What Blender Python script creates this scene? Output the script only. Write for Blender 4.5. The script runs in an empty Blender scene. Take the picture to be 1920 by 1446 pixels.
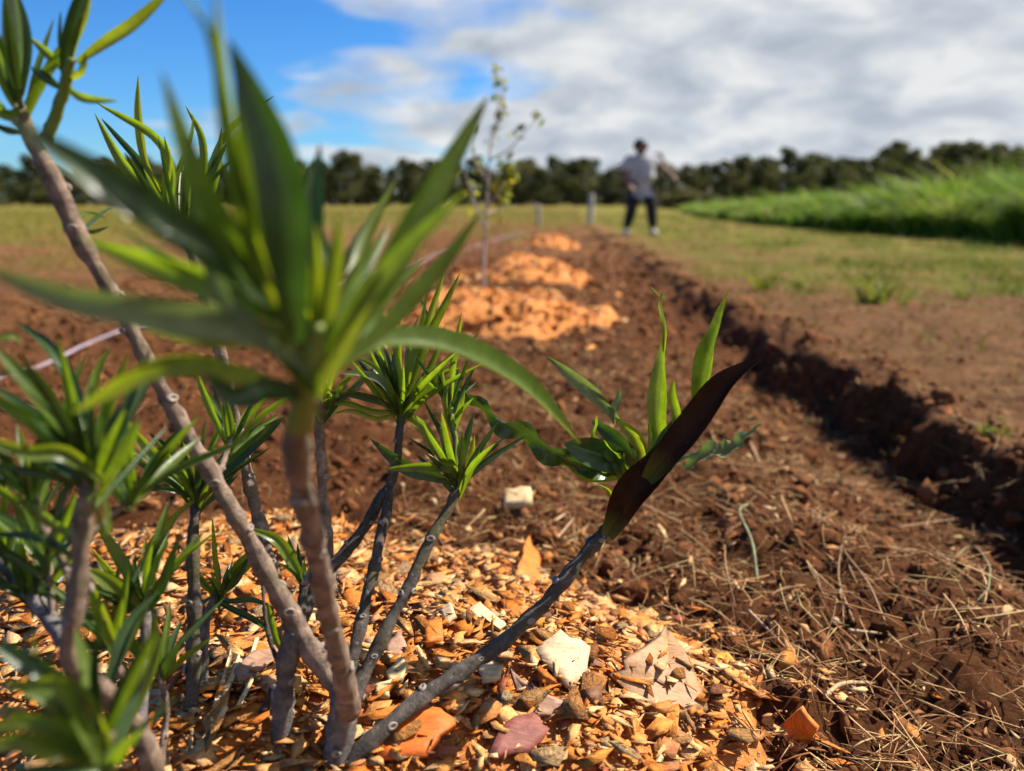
import bpy, math, random
import numpy as np
from mathutils import Vector, Matrix

# ------------------------------------------------------------------ camera, sky, sun, exposure
sc = bpy.context.scene
COL = sc.collection
F = 1450.0                      # focal length in pixels of a 1920 px wide picture
PITCH = math.radians(13.3)
CAMZ = 0.5
cam_d = bpy.data.cameras.new('camera')
cam = bpy.data.objects.new('camera', cam_d); COL.objects.link(cam)
cam.location = (0, 0, CAMZ)
cam.rotation_euler = (math.pi / 2 - PITCH, 0, 0)
cam_d.sensor_fit = 'HORIZONTAL'; cam_d.sensor_width = 36.0
cam_d.lens = F / 1920 * 36
cam_d.clip_start = 0.02; cam_d.clip_end = 3000
cam_d.dof.use_dof = True
cam_d.dof.focus_distance = 0.72
cam_d.dof.aperture_fstop = 3.5
sc.camera = cam

SUN_AZ = math.radians(64)       # clockwise from +Y (view direction) towards +X
SUN_EL = math.radians(47)
sun_dir = Vector((math.sin(SUN_AZ) * math.cos(SUN_EL), math.cos(SUN_AZ) * math.cos(SUN_EL), math.sin(SUN_EL)))
sd = bpy.data.lights.new('sun', 'SUN'); sun = bpy.data.objects.new('sun', sd); COL.objects.link(sun)
sd.energy = 5.0; sd.angle = math.radians(0.5); sd.color = (1.0, 0.93, 0.82)
sun.rotation_euler = sun_dir.to_track_quat('Z', 'Y').to_euler()
sun.location = (3, 2, 5)

world = bpy.data.worlds.new('World'); sc.world = world
world.use_nodes = True
wt = world.node_tree; wt.nodes.clear()


def NN(tree, kind, **kw):
    n = tree.nodes.new(kind)
    for k, v in kw.items():
        if k in n.inputs:
            n.inputs[k].default_value = v
        else:
            setattr(n, k, v)
    return n


def mathn(tree, op, a, b=None, clamp=False):
    n = tree.nodes.new('ShaderNodeMath'); n.operation = op; n.use_clamp = clamp
    for i, v in enumerate((a, b)):
        if v is None: continue
        if isinstance(v, (int, float)): n.inputs[i].default_value = v
        else: tree.links.new(v, n.inputs[i])
    return n.outputs[0]


def ramp(tree, fac, stops, interp='LINEAR'):
    n = tree.nodes.new('ShaderNodeValToRGB'); n.color_ramp.interpolation = interp
    el = n.color_ramp.elements
    while len(el) < len(stops): el.new(0.5)
    for e, (p, c) in zip(el, stops):
        e.position = p; e.color = (c[0], c[1], c[2], 1) if not isinstance(c, (int, float)) else (c, c, c, 1)
    tree.links.new(fac, n.inputs[0])
    return n.outputs[0]


def mixc(tree, fac, a, b, mode='MIX'):
    n = tree.nodes.new('ShaderNodeMix'); n.data_type = 'RGBA'; n.blend_type = mode
    for s, v in ((0, fac), (6, a), (7, b)):
        if isinstance(v, (int, float)): n.inputs[s].default_value = v
        elif isinstance(v, (tuple, list)): n.inputs[s].default_value = (v[0], v[1], v[2], 1)
        else: tree.links.new(v, n.inputs[s])
    return n.outputs[2]


sky = NN(wt, 'ShaderNodeTexSky'); sky.sky_type = 'NISHITA'; sky.sun_disc = False
sky.sun_elevation = SUN_EL; sky.sun_rotation = SUN_AZ
sky.air_density = 1.0; sky.dust_density = 0.3; sky.ozone_density = 3.0
tc = NN(wt, 'ShaderNodeTexCoord')
sep = NN(wt, 'ShaderNodeSeparateXYZ'); wt.links.new(tc.outputs['Generated'], sep.inputs[0])
dz = mathn(wt, 'MAXIMUM', sep.outputs[2], 0.0)
den = mathn(wt, 'ADD', dz, 0.13)
cx = mathn(wt, 'DIVIDE', sep.outputs[0], den); cy = mathn(wt, 'DIVIDE', sep.outputs[1], den)
cmb = NN(wt, 'ShaderNodeCombineXYZ'); wt.links.new(cx, cmb.inputs[0]); wt.links.new(cy, cmb.inputs[1])
cn = NN(wt, 'ShaderNodeTexNoise', Scale=1.5, Detail=6.0, Roughness=0.48, Distortion=0.2)
wt.links.new(cmb.outputs[0], cn.inputs['Vector'])
# the cloud bank lies to the right, clear sky to the left
b1 = mathn(wt, 'MULTIPLY', sep.outputs[0], 1.65)
b2 = mathn(wt, 'MULTIPLY', dz, -1.25)
bias = mathn(wt, 'ADD', mathn(wt, 'ADD', b1, b2), 0.50)
bias = mathn(wt, 'MINIMUM', mathn(wt, 'MAXIMUM', bias, -0.4), 0.62)
nz = mathn(wt, 'MULTIPLY', mathn(wt, 'SUBTRACT', cn.outputs[0], 0.5), 2.0)
cv = mathn(wt, 'ADD', nz, bias)
cov = ramp(wt, mathn(wt, 'ADD', cv, 0.35), [(0.18, 0.0), (0.42, 0.55), (0.62, 1.0)], 'EASE')
cn2 = NN(wt, 'ShaderNodeTexNoise', Scale=4.6, Detail=6.0, Roughness=0.55, Distortion=0.3)
off = NN(wt, 'ShaderNodeVectorMath', operation='ADD'); wt.links.new(cmb.outputs[0], off.inputs[0]); off.inputs[1].default_value = (4.3, 2.1, 0)
den2 = mathn(wt, 'ADD', dz, 0.32)
cmb2 = NN(wt, 'ShaderNodeCombineXYZ'); wt.links.new(mathn(wt, 'DIVIDE', sep.outputs[0], den2), cmb2.inputs[0]); wt.links.new(mathn(wt, 'DIVIDE', sep.outputs[1], den2), cmb2.inputs[1])
wt.links.new(cmb2.outputs[0], off.inputs[0])
wt.links.new(off.outputs[0], cn2.inputs['Vector'])
ccol = ramp(wt, cn2.outputs[0], [(0.30, (3.4, 3.85, 4.5)), (0.48, (4.6, 5.0, 5.5)), (0.64, (6.4, 6.5, 6.6))])
hs = NN(wt, 'ShaderNodeHueSaturation'); hs.inputs['Saturation'].default_value = 1.25; hs.inputs['Value'].default_value = 1.0
wt.links.new(sky.outputs[0], hs.inputs['Color'])
deep = mixc(wt, 1.0, hs.outputs[0], (0.50, 0.86, 1.22), 'MULTIPLY')
skyc = mixc(wt, cov, deep, ccol)
bg = NN(wt, 'ShaderNodeBackground'); bg.inputs['Strength'].default_value = 0.066
wt.links.new(skyc, bg.inputs[0])
wo = NN(wt, 'ShaderNodeOutputWorld'); wt.links.new(bg.outputs[0], wo.inputs[0])

vs = sc.view_settings
vs.view_transform = 'Standard'; vs.look = 'None'; vs.gamma = 1.0; vs.exposure = 0.95; vs.use_curve_mapping = False
sc.render.engine = 'CYCLES'
sc.cycles.use_denoising = True
sc.cycles.max_bounces = 8; sc.cycles.transmission_bounces = 6; sc.cycles.transparent_max_bounces = 6

# ------------------------------------------------------------------ geometry of the view: a pixel of the photo at a depth -> a place
FWD = np.array((0, math.cos(PITCH), -math.sin(PITCH))); UPV = np.array((0, math.sin(PITCH), math.cos(PITCH)))
CAMP = np.array((0, 0, CAMZ))


def P(px, py, d):
    return CAMP + np.array((1.0, 0, 0)) * ((px - 960) / F * d) + UPV * ((723 - py) / F * d) + FWD * d


def G(px, py, z=0.0):
    v = P(px, py, 1.0) - CAMP
    k = (z - CAMZ) / v[2]
    return CAMP + v * k


# ------------------------------------------------------------------ numpy noise
def _h(ix, iy, s):
    n = (ix.astype(np.int64) * 374761393 + iy.astype(np.int64) * 668265263 + s * 974634533) & 0x7fffffff
    n = ((n ^ (n >> 13)) * 1274126177) & 0x7fffffff
    n = n ^ (n >> 16)
    return (n & 0xffff) / 65535.0


def vnoise(x, y, s=0):
    ix = np.floor(x); iy = np.floor(y); fx = x - ix; fy = y - iy
    fx = fx * fx * (3 - 2 * fx); fy = fy * fy * (3 - 2 * fy)
    a = _h(ix, iy, s); b = _h(ix + 1, iy, s); c = _h(ix, iy + 1, s); d = _h(ix + 1, iy + 1, s)
    return (a + (b - a) * fx) * (1 - fy) + (c + (d - c) * fx) * fy - 0.5


def fbm(x, y, s=0, o=4, rough=0.5):
    v = 0; a = 1.0
    for i in range(o):
        v = v + a * vnoise(x * 2 ** i + 17.3 * i, y * 2 ** i - 9.1 * i, s + i); a *= rough
    return v


def sst(a, b, x):
    t = np.clip((x - a) / (b - a), 0, 1)
    return t * t * (3 - 2 * t)


EY = np.array((-5, 0, 1.5, 2.3, 3.0, 4.5, 6.0, 12.7, 30, 80))
EX = np.array((1.03, 1.03, 1.03, 1.02, 0.98, 1.03, 1.13, 1.45, 2.4, 6))


def edge_x(y):
    return np.interp(y, EY, EX) + 0.15 * fbm(y * 1.9, y * 0 + 3.3, 5, 3) + 0.07 * fbm(y * 8, y * 0, 8, 3)


# planted mulch mounds: centre x, y, radius x, radius y, height
MOUNDS = [(-0.22, 0.60, 0.47, 0.44, 0.085), (-0.10, 3.28, 0.52, 0.46, 0.13), (0.06, 5.15, 0.44, 0.45, 0.12),
          (0.45, 9.2, 0.30, 0.5, 0.13)]


def ground_h(x, y):
    x = np.asarray(x, float); y = np.asarray(y, float)
    ex = edge_x(y)
    s = ex - x
    fade = 1 - sst(14, 22, y)
    near = 1 - sst(6, 16, y)
    path = 0.022 * fbm(x * 5, y * 5, 11, 5, 0.6) + 0.03 * fbm(x * 0.7, y * 0.7, 12, 2) * sst(1, 5, y)
    lip = 0.030 * np.exp(-((s + 0.07) / 0.08) ** 2) * (0.3 + 2.0 * np.abs(fbm(x * 9, y * 9, 13, 3)))
    bed = -0.03 + 0.055 * fbm(x * 7, y * 7, 21, 5, 0.62) + 0.05 * fbm(x * 1.6, y * 1.6, 24, 2) + 0.020 * np.abs(fbm(x * 26, y * 26, 26, 2, 0.6)) * near
    hump = 0.05 * np.exp(-((x - 0.05) / 0.45) ** 2) * sst(1.5, 3, y)
    bed = bed + hump
    floor = -0.14 * np.interp(y, (2.2, 3.2, 4.5, 8), (1, .75, .42, .3)) + 0.05 * fbm(x * 9, y * 9, 31, 3)
    k = sst(0.12, 0.55, s)                       # from the trench floor up to the bed
    inner = floor * (1 - k) + bed * k
    w = sst(-0.01, 0.075, s + 0.10 * fbm(x * 9, y * 9, 14, 4))
    h = (path + lip) * (1 - w) + inner * w
    far = 0.02 * fbm(x * 0.5, y * 0.5, 41, 3) * (1 - sst(25, 60, y))
    # left of the bed: shallow tilled rows
    left = sst(-1.3, -1.9, x)
    h = h * fade + far * (1 - fade)
    return h + left * 0.02 * np.sin(x * 4.2) * near


def mound_h(i, x, y):
    cx, cy, rx, ry, hh = MOUNDS[i]
    x = np.asarray(x, float); y = np.asarray(y, float)
    dx = (x - cx) / rx; dy = (y - cy) / ry
    ang = np.arctan2(dy, dx)
    r = np.sqrt(dx * dx + dy * dy) / (1 + (0.16 if i == 0 else 0.3) * fbm(np.cos(ang) * 1.7 + i * 5, np.sin(ang) * 1.7, 51 + i, 2) + (0.12 if i == 0 else 0.3) * fbm(x * 7, y * 7, 58, 3))
    if i == 0:      # spills backwards on the left
        r = r / (1 + 0.32 * np.exp(-((ang - 2.2) / 0.55) ** 2) + 0.05 * np.exp(-((ang + 0.3) / 0.5) ** 2))
    top = hh * np.clip(1 - r ** 2.2, -1, 1) + 0.012 * fbm(x * 14, y * 14, 61, 3) + (0.035 if i == 0 else 0.07) * fbm(x * 4.5, y * 4.5, 64 + i, 3)
    return top, r


def surface_h(x, y):
    g = ground_h(x, y)
    for i in range(len(MOUNDS)):
        t, r = mound_h(i, x, y)
        g = np.where(r < 1, np.maximum(g, t - 0.02), g)
    return g


# ------------------------------------------------------------------ mesh helpers
def mesh_from(name, V, Fs, mat=None, smooth=False, rnd=None, uv=None):
    me = bpy.data.meshes.new(name)
    V = np.asarray(V, np.float32).reshape(-1, 3)
    if isinstance(Fs, np.ndarray):
        nf, k = Fs.shape
        me.vertices.add(len(V)); me.vertices.foreach_set('co', V.ravel())
        me.loops.add(nf * k); me.loops.foreach_set('vertex_index', Fs.astype(np.int32).ravel())
        me.polygons.add(nf)
        me.polygons.foreach_set('loop_start', np.arange(0, nf * k, k, dtype=np.int32))
        me.update(calc_edges=True)
        me.validate()
    else:
        me.from_pydata([tuple(v) for v in V.tolist()], [], Fs); me.update()
    if smooth:
        me.polygons.foreach_set('use_smooth', np.ones(len(me.polygons), dtype=bool))
    if rnd is not None:
        a = me.attributes.new('rnd', 'FLOAT', 'POINT'); a.data.foreach_set('value', np.asarray(rnd, np.float32))
    if uv is not None:
        l = me.uv_layers.new(name='UVMap'); vi = np.empty(len(me.loops), np.int32); me.loops.foreach_get('vertex_index', vi)
        l.data.foreach_set('uv', np.asarray(uv, np.float32)[vi].ravel())
    if mat: me.materials.append(mat)
    return me


def obj(name, me, parent=None, loc=None):
    o = bpy.data.objects.new(name, me); COL.objects.link(o)
    if parent: o.parent = parent
    if loc is not None: o.location = loc
    return o


def tag(o, label=None, cat=None, group=None, kind=None):
    if label: o['label'] = label
    if cat: o['category'] = cat
    if group: o['group'] = group
    if kind: o['kind'] = kind
    return o


def empty(name, loc):
    o = bpy.data.objects.new(name, None); COL.objects.link(o); o.location = loc; o.empty_display_size = 0.05
    return o


def catmull(pts, n):
    p = np.asarray(pts, float)
    if len(p) == 2:
        t = np.linspace(0, 1, n)[:, None]; return p[0] * (1 - t) + p[1] * t
    q = np.vstack((2 * p[0] - p[1], p, 2 * p[-1] - p[-2]))
    seg = len(p) - 1
    # spread samples by chord length
    cl = np.concatenate(([0], np.cumsum(np.linalg.norm(np.diff(p[:, :3], axis=0), axis=1)))); cl /= cl[-1]
    out = []
    for t in np.linspace(0, 1, n):
        i = min(seg - 1, max(0, int(np.searchsorted(cl, t, side='right') - 1)))
        u = (t - cl[i]) / max(1e-9, cl[i + 1] - cl[i])
        a, b, c, d = q[i], q[i + 1], q[i + 2], q[i + 3]
        out.append(0.5 * ((2 * b) + (-a + c) * u + (2 * a - 5 * b + 4 * c - d) * u ** 2 + (-a + 3 * b - 3 * c + d) * u ** 3))
    return np.array(out)


def unit(v):
    return v / (np.linalg.norm(v, axis=-1, keepdims=True) + 1e-12)


def tube(path, rad, sides=8, cap=True):
    path = np.asarray(path, float); n = len(path); rad = np.broadcast_to(np.asarray(rad, float), (n,))
    t = unit(np.gradient(path, axis=0))
    ref = np.array((0.31, 0.52, 0.79)) if abs(t[0] @ np.array((0.31, 0.52, 0.79))) < 0.95 else np.array((1.0, 0, 0))
    u = unit(np.cross(t[0], ref)); V = []; 
    for i in range(n):
        u = unit(u - t[i] * (u @ t[i])); w = np.cross(t[i], u)
        for k in range(sides):
            a = 2 * math.pi * k / sides
            V.append(path[i] + rad[i] * (math.cos(a) * u + math.sin(a) * w))
    Fs = []
    for i in range(n - 1):
        for k in range(sides):
            Fs.append((i * sides + k, i * sides + (k + 1) % sides, (i + 1) * sides + (k + 1) % sides, (i + 1) * sides + k))
    if cap:
        Fs.append(tuple(range(sides))[::-1]); Fs.append(tuple((n - 1) * sides + k for k in range(sides)))
    return np.array(V), Fs


# ------------------------------------------------------------------ materials
def new_mat(name):
    m = bpy.data.materials.new(name); m.use_nodes = True
    t = m.node_tree; b = t.nodes['Principled BSDF']
    return m, t, b


def bump(t, b, height, strength=0.4, dist=0.003):
    n = t.nodes.new('ShaderNodeBump'); n.inputs['Strength'].default_value = strength; n.inputs['Distance'].default_value = dist
    t.links.new(height, n.inputs['Height']); t.links.new(n.outputs[0], b.inputs['Normal'])


def noise(t, scale, detail=4, rough=0.55, vec='Object', dist=0.0):
    c = t.nodes.new('ShaderNodeTexCoord'); n = t.nodes.new('ShaderNodeTexNoise')
    n.inputs['Scale'].default_value = scale; n.inputs['Detail'].default_value = detail; n.inputs['Roughness'].default_value = rough
    n.inputs['Distortion'].default_value = dist
    t.links.new(c.outputs[vec], n.inputs['Vector'])
    return n.outputs[0]


def attr(t, name):
    n = t.nodes.new('ShaderNodeAttribute'); n.attribute_name = name
    return n


def simple(name, col, rough=0.6, var=0.25, scale=60, spec=0.3):
    m, t, b = new_mat(name)
    f = noise(t, scale)
    c0 = tuple(max(0, c * (1 - var)) for c in col); c1 = tuple(c * (1 + var) for c in col)
    t.links.new(ramp(t, f, [(0.3, c0), (0.7, c1)]), b.inputs['Base Color'])
    b.inputs['Roughness'].default_value = rough; b.inputs['Specular IOR Level'].default_value = spec
    return m


def ramp_mat(name, stops, rough=0.8, source='rnd', bumps=None, trans=0.0, grain=0.25, gscale=120, spec=0.2):
    """colour picked per piece (attribute 'rnd' or object random) and modulated by a fine grain"""
    m, t, b = new_mat(name)
    if source == 'rnd': f = attr(t, 'rnd').outputs['Fac']
    else: f = t.nodes.new('ShaderNodeObjectInfo').outputs['Random']
    c = ramp(t, f, stops, 'LINEAR')
    g = ramp(t, noise(t, gscale, 7, 0.72), [(0.28, 1 - grain * 1.3), (0.72, 1 + grain * 0.6)])
    c = mixc(t, 1.0, c, g, 'MULTIPLY')
    t.links.new(c, b.inputs['Base Color'])
    b.inputs['Roughness'].default_value = rough; b.inputs['Specular IOR Level'].default_value = spec
    if bumps: bump(t, b, noise(t, bumps[0], 5, 0.65), bumps[1], bumps[2])
    if trans > 0:
        tr = t.nodes.new('ShaderNodeBsdfTranslucent'); t.links.new(c, tr.inputs[0])
        mx = t.nodes.new('ShaderNodeMixShader'); mx.inputs[0].default_value = trans
        t.links.new(b.outputs[0], mx.inputs[1]); t.links.new(tr.outputs[0], mx.inputs[2])
        t.links.new(mx.outputs[0], t.nodes['Material Output'].inputs[0])
    return m


def leaf_mat(name, top, under, trans, tfac=0.42, rough=0.27, rib=None, brown_tip=False, spec=0.42):
    m, t, b = new_mat(name)
    uvn = t.nodes.new('ShaderNodeUVMap'); s = t.nodes.new('ShaderNodeSeparateXYZ'); t.links.new(uvn.outputs[0], s.inputs[0])
    au = mathn(t, 'ABSOLUTE', mathn(t, 'SUBTRACT', s.outputs[1], 0.5))
    ribf = ramp(t, au, [(0.015, 1.0), (0.05, 0.0)])
    geo = t.nodes.new('ShaderNodeNewGeometry')
    c = mixc(t, geo.outputs['Backfacing'], top, under)
    var = ramp(t, noise(t, 55, 6, 0.7), [(0.28, 0.6), (0.72, 1.35)])
    c = mixc(t, 1.0, c, var, 'MULTIPLY')
    rnd = t.nodes.new('ShaderNodeObjectInfo').outputs['Random']
    c = mixc(t, 1.0, c, ramp(t, rnd, [(0, (0.8, 0.85, 0.8)), (1, (1.25, 1.12, 1.0))]), 'MULTIPLY')
    base = ramp(t, s.outputs[0], [(0.0, 1.0), (0.22, 0.0)])
    c = mixc(t, mathn(t, 'MULTIPLY', base, 0.55), c, (0.16, 0.22, 0.03))
    c = mixc(t, mathn(t, 'MULTIPLY', ribf, 0.6), c, rib or (0.17, 0.24, 0.06))
    spot = ramp(t, noise(t, 130, 3, 0.6), [(0.66, 0.0), (0.74, 0.55)])
    c = mixc(t, spot, c, (0.13, 0.10, 0.03))
    if brown_tip:
        tipf = ramp(t, s.outputs[0], [(0.86, 0.0), (0.97, 1.0)])
        c = mixc(t, mathn(t, 'MULTIPLY', tipf, 0.85), c, (0.10, 0.055, 0.02))
    t.links.new(c, b.inputs['Base Color'])
    b.inputs['Roughness'].default_value = rough; b.inputs['Specular IOR Level'].default_value = spec
    vein = mathn(t, 'SINE', mathn(t, 'ADD', mathn(t, 'MULTIPLY', s.outputs[0], 170.0), mathn(t, 'MULTIPLY', au, -60.0)))
    hgt = mathn(t, 'ADD', mathn(t, 'MULTIPLY', vein, 0.12), noise(t, 90, 3))
    bump(t, b, hgt, 0.25, 0.0008)
    tr = t.nodes.new('ShaderNodeBsdfTranslucent')
    tcol = mixc(t, 1.0, trans, var, 'MULTIPLY'); tcol = mixc(t, mathn(t, 'MULTIPLY', ribf, 0.5), tcol, tuple(0.45 * x for x in trans))
    t.links.new(tcol, tr.inputs[0])
    mx = t.nodes.new('ShaderNodeMixShader'); mx.inputs[0].default_value = tfac
    t.links.new(b.outputs[0], mx.inputs[1]); t.links.new(tr.outputs[0], mx.inputs[2])
    t.links.new(mx.outputs[0], t.nodes['Material Output'].inputs[0])
    return m


M = {}
M['leaf'] = leaf_mat('leaf_green', (0.026, 0.070, 0.008), (0.085, 0.14, 0.028), (0.30, 0.44, 0.010), 0.46, 0.27, None, True)
M['leaf_dark'] = leaf_mat('leaf_dark_green', (0.009, 0.030, 0.012), (0.035, 0.07, 0.025), (0.06, 0.14, 0.008), 0.25, 0.24)
M['leaf_young'] = leaf_mat('leaf_young_green', (0.065, 0.14, 0.015), (0.12, 0.19, 0.035), (0.38, 0.45, 0.012), 0.5, 0.33)
M['leaf_grey'] = leaf_mat('leaf_grey_green', (0.085, 0.13, 0.065), (0.16, 0.20, 0.10), (0.20, 0.30, 0.05), 0.3, 0.36, (0.25, 0.3, 0.15), True)
M['leaf_brown'] = leaf_mat('leaf_red_brown', (0.014, 0.009, 0.004), (0.020, 0.009, 0.004), (0.045, 0.014, 0.003), 0.12, 0.6, (0.03, 0.015, 0.006), False, 0.15)


def bark_mat(name, tint):
    m, t, b = new_mat(name)
    f = noise(t, 75, 6, 0.65, dist=0.4)
    c = ramp(t, f, [(0.30, tuple(0.38 * x for x in tint)), (0.48, tint), (0.66, tuple(min(1, 1.75 * x) for x in tint))])
    f2 = noise(t, 22, 3)
    c = mixc(t, ramp(t, f2, [(0.52, 0.0), (0.66, 0.55)]), c, (0.15, 0.13, 0.045))
    spk = noise(t, 260, 2)
    c = mixc(t, ramp(t, spk, [(0.64, 0.0), (0.72, 0.6)]), c, (0.36, 0.32, 0.27))
    t.links.new(c, b.inputs['Base Color']); b.inputs['Roughness'].default_value = 0.75; b.inputs['Specular IOR Level'].default_value = 0.2
    bump(t, b, noise(t, 150, 7, 0.75), 1.0, 0.004)
    return m


M['bark'] = bark_mat('bark_pink_grey', (0.25, 0.175, 0.13))
M['bark_grey'] = bark_mat('bark_grey', (0.17, 0.15, 0.14))
M['bark_dark'] = bark_mat('bark_dark', (0.085, 0.07, 0.06))
M['shoot'] = simple('green_shoot', (0.15, 0.20, 0.035), 0.45, 0.25, 50)
M['scar'] = simple('leaf_scar_pale', (0.25, 0.20, 0.165), 0.7, 0.3, 300)

CHIPS = [(0.0, (0.58, 0.15, 0.015)), (0.12, (0.70, 0.25, 0.040)), (0.28, (0.78, 0.42, 0.15)), (0.40, (0.68, 0.19, 0.018)), (0.52, (0.76, 0.36, 0.11)),
         (0.66, (0.80, 0.52, 0.25)), (0.76, (0.50, 0.19, 0.07)), (0.85, (0.72, 0.26, 0.035)), (0.94, (0.78, 0.55, 0.28)), (0.98, (0.40, 0.10, 0.04)), (1.0, (0.28, 0.14, 0.08))]
M['chips'] = ramp_mat('wood_chips_fine', CHIPS, 0.75, 'rnd', (260, 0.8, 0.002), 0.08, 0.42, 190)
M['chip'] = ramp_mat('wood_chip', CHIPS, 0.7, 'obj', (7, 0.8, 0.05), 0.10, 0.42, 5)
for nm, c in (('chip_pale', (0.60, 0.42, 0.24)), ('chip_bark', (0.40, 0.22, 0.105)), ('chip_orange', (0.62, 0.16, 0.015)), ('chip_red', (0.66, 0.13, 0.012)),
              ('chip_maroon', (0.24, 0.075, 0.055)), ('chip_brown', (0.34, 0.19, 0.12)), ('chip_amber', (0.60, 0.29, 0.04)), ('chip_cream', (0.70, 0.50, 0.24))):
    m, t, b = new_mat(nm)
    tcn_ = t.nodes.new('ShaderNodeTexCoord'); mp_ = t.nodes.new('ShaderNodeMapping'); mp_.inputs['Scale'].default_value = (60, 420, 60); mp_.inputs['Rotation'].default_value = (0.2, 0.1, len(nm) * 0.7)
    gn_ = t.nodes.new('ShaderNodeTexNoise'); gn_.inputs['Scale'].default_value = 1.0; gn_.inputs['Detail'].default_value = 7; gn_.inputs['Roughness'].default_value = 0.7
    t.links.new(tcn_.outputs['Object'], mp_.inputs[0]); t.links.new(mp_.outputs[0], gn_.inputs['Vector'])
    g = mathn(t, 'ADD', mathn(t, 'MULTIPLY', gn_.outputs[0], 0.6), mathn(t, 'MULTIPLY', noise(t, 45, 6, 0.7, dist=0.6), 0.4))
    cc = ramp(t, g, [(0.34, tuple(0.42 * x for x in c)), (0.5, c), (0.66, tuple(min(0.85, 1.25 * x + 0.02) for x in c))])
    t.links.new(cc, b.inputs['Base Color']); b.inputs['Roughness'].default_value = 0.6; b.inputs['Specular IOR Level'].default_value = 0.3
    bump(t, b, noise(t, 130, 6, 0.7), 0.6, 0.0015)
    M[nm] = m

SOIL = [(0.0, (0.060, 0.020, 0.007)), (0.35, (0.13, 0.047, 0.016)), (0.7, (0.21, 0.080, 0.029)), (1.0, (0.31, 0.13, 0.048))]
M['clods'] = ramp_mat('soil_clods', SOIL, 0.95, 'rnd', (220, 0.8, 0.002), 0, 0.35, 150, 0.1)
STRAW = [(0.0, (0.15, 0.055, 0.019)), (0.3, (0.27, 0.11, 0.038)), (0.55, (0.42, 0.21, 0.08)), (0.85, (0.64, 0.42, 0.20)), (1.0, (0.34, 0.28, 0.10))]
M['straws'] = ramp_mat('straw_litter', STRAW, 0.75, 'rnd', None, 0.0, 0.3, 120)
M['straw'] = ramp_mat('dry_straw', STRAW, 0.7, 'obj', None, 0.0, 0.3, 120)

# ground: colour follows real cover (bare red soil, dry turf, grass) kept in two mesh attributes
gm, t, b = new_mat('ground_cover')
f1 = noise(t, 1.3, 8, 0.62); f2 = noise(t, 30, 8, 0.7)
soil = ramp(t, f2, [(0.28, (0.050, 0.017, 0.006)), (0.46, (0.125, 0.045, 0.016)), (0.70, (0.26, 0.108, 0.04))])
soil2 = mixc(t, 1.0, ramp(t, f2, [(0.28, (0.09, 0.040, 0.015)), (0.5, (0.22, 0.105, 0.042)), (0.72, (0.36, 0.19, 0.08))]), ramp(t, noise(t, 5.5, 6, 0.6), [(0.33, 0.6), (0.66, 1.2)]), 'MULTIPLY')
grs = ramp(t, f1, [(0.36, (0.22, 0.13, 0.045)), (0.45, (0.12, 0.14, 0.012)), (0.53, (0.17, 0.165, 0.018)), (0.60, (0.26, 0.17, 0.05)), (0.70, (0.20, 0.10, 0.04))])
grs = mixc(t, 1.0, grs, ramp(t, f2, [(0.25, 0.55), (0.7, 1.25)]), 'MULTIPLY')
ag = attr(t, 'grass'); ad = attr(t, 'dry')
c = mixc(t, ad.outputs['Fac'], soil, soil2); c = mixc(t, ag.outputs['Fac'], c, grs)
t.links.new(c, b.inputs['Base Color']); b.inputs['Roughness'].default_value = 0.95; b.inputs['Specular IOR Level'].default_value = 0.1
bump(t, b, noise(t, 95, 9, 0.78), 1.0, 0.022)
M['ground'] = gm

mm, t, b = new_mat('mulch_ground')
f = noise(t, 95, 6, 0.7, dist=0.5)
c = ramp(t, f, [(0.25, (0.32, 0.085, 0.014)), (0.42, (0.54, 0.17, 0.028)), (0.58, (0.66, 0.26, 0.055)), (0.75, (0.72, 0.38, 0.12))])
t.links.new(c, b.inputs['Base Color']); b.inputs['Roughness'].default_value = 0.9
bump(t, b, noise(t, 140, 6, 0.7), 1.0, 0.006)
M['mulch'] = mm
GRASS = [(0.0, (0.11, 0.165, 0.012)), (0.35, (0.17, 0.185, 0.016)), (0.65, (0.25, 0.19, 0.03)), (1.0, (0.30, 0.20, 0.06))]
M['grass'] = ramp_mat('short_grass', GRASS, 0.7, 'rnd', None, 0.3, 0.2, 30)
TALL = [(0.0, (0.075, 0.16, 0.014)), (0.4, (0.13, 0.24, 0.018)), (0.75, (0.21, 0.30, 0.028)), (1.0, (0.34, 0.34, 0.08))]
M['tall'] = ramp_mat('tall_grass', TALL, 0.55, 'rnd', None, 0.5, 0.2, 30)
WOOD = [(0.0, (0.032, 0.044, 0.013)), (0.5, (0.075, 0.085, 0.024)), (1.0, (0.165, 0.15, 0.048))]
M['crown'] = ramp_mat('tree_crown', WOOD, 0.7, 'rnd', None, 0.42, 0.2, 0.5)
M['trunk'] = simple('tree_trunk', (0.085, 0.07, 0.055), 0.9, 0.3, 3)

# ------------------------------------------------------------------ ground sheet
def axis_steps():
    xs = list(np.arange(-1.6, 1.9, 0.0122))
    s = 0.012; x = xs[-1]
    while x < 700: s *= 1.085; x += s; xs.append(x)
    s = 0.012; x = xs[0]; neg = []
    while x > -700: s *= 1.085; x -= s; neg.append(x)
    ys = [-60, -20, -8, -4, -2, -1.2, -0.8, -0.5, -0.3, -0.15, 0, 0.1, 0.2, 0.26]
    y = 0.3
    while y < 900: ys.append(y); y += max(0.009, 0.0125 * y)
    return np.array(neg[::-1] + xs), np.array(ys)


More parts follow.
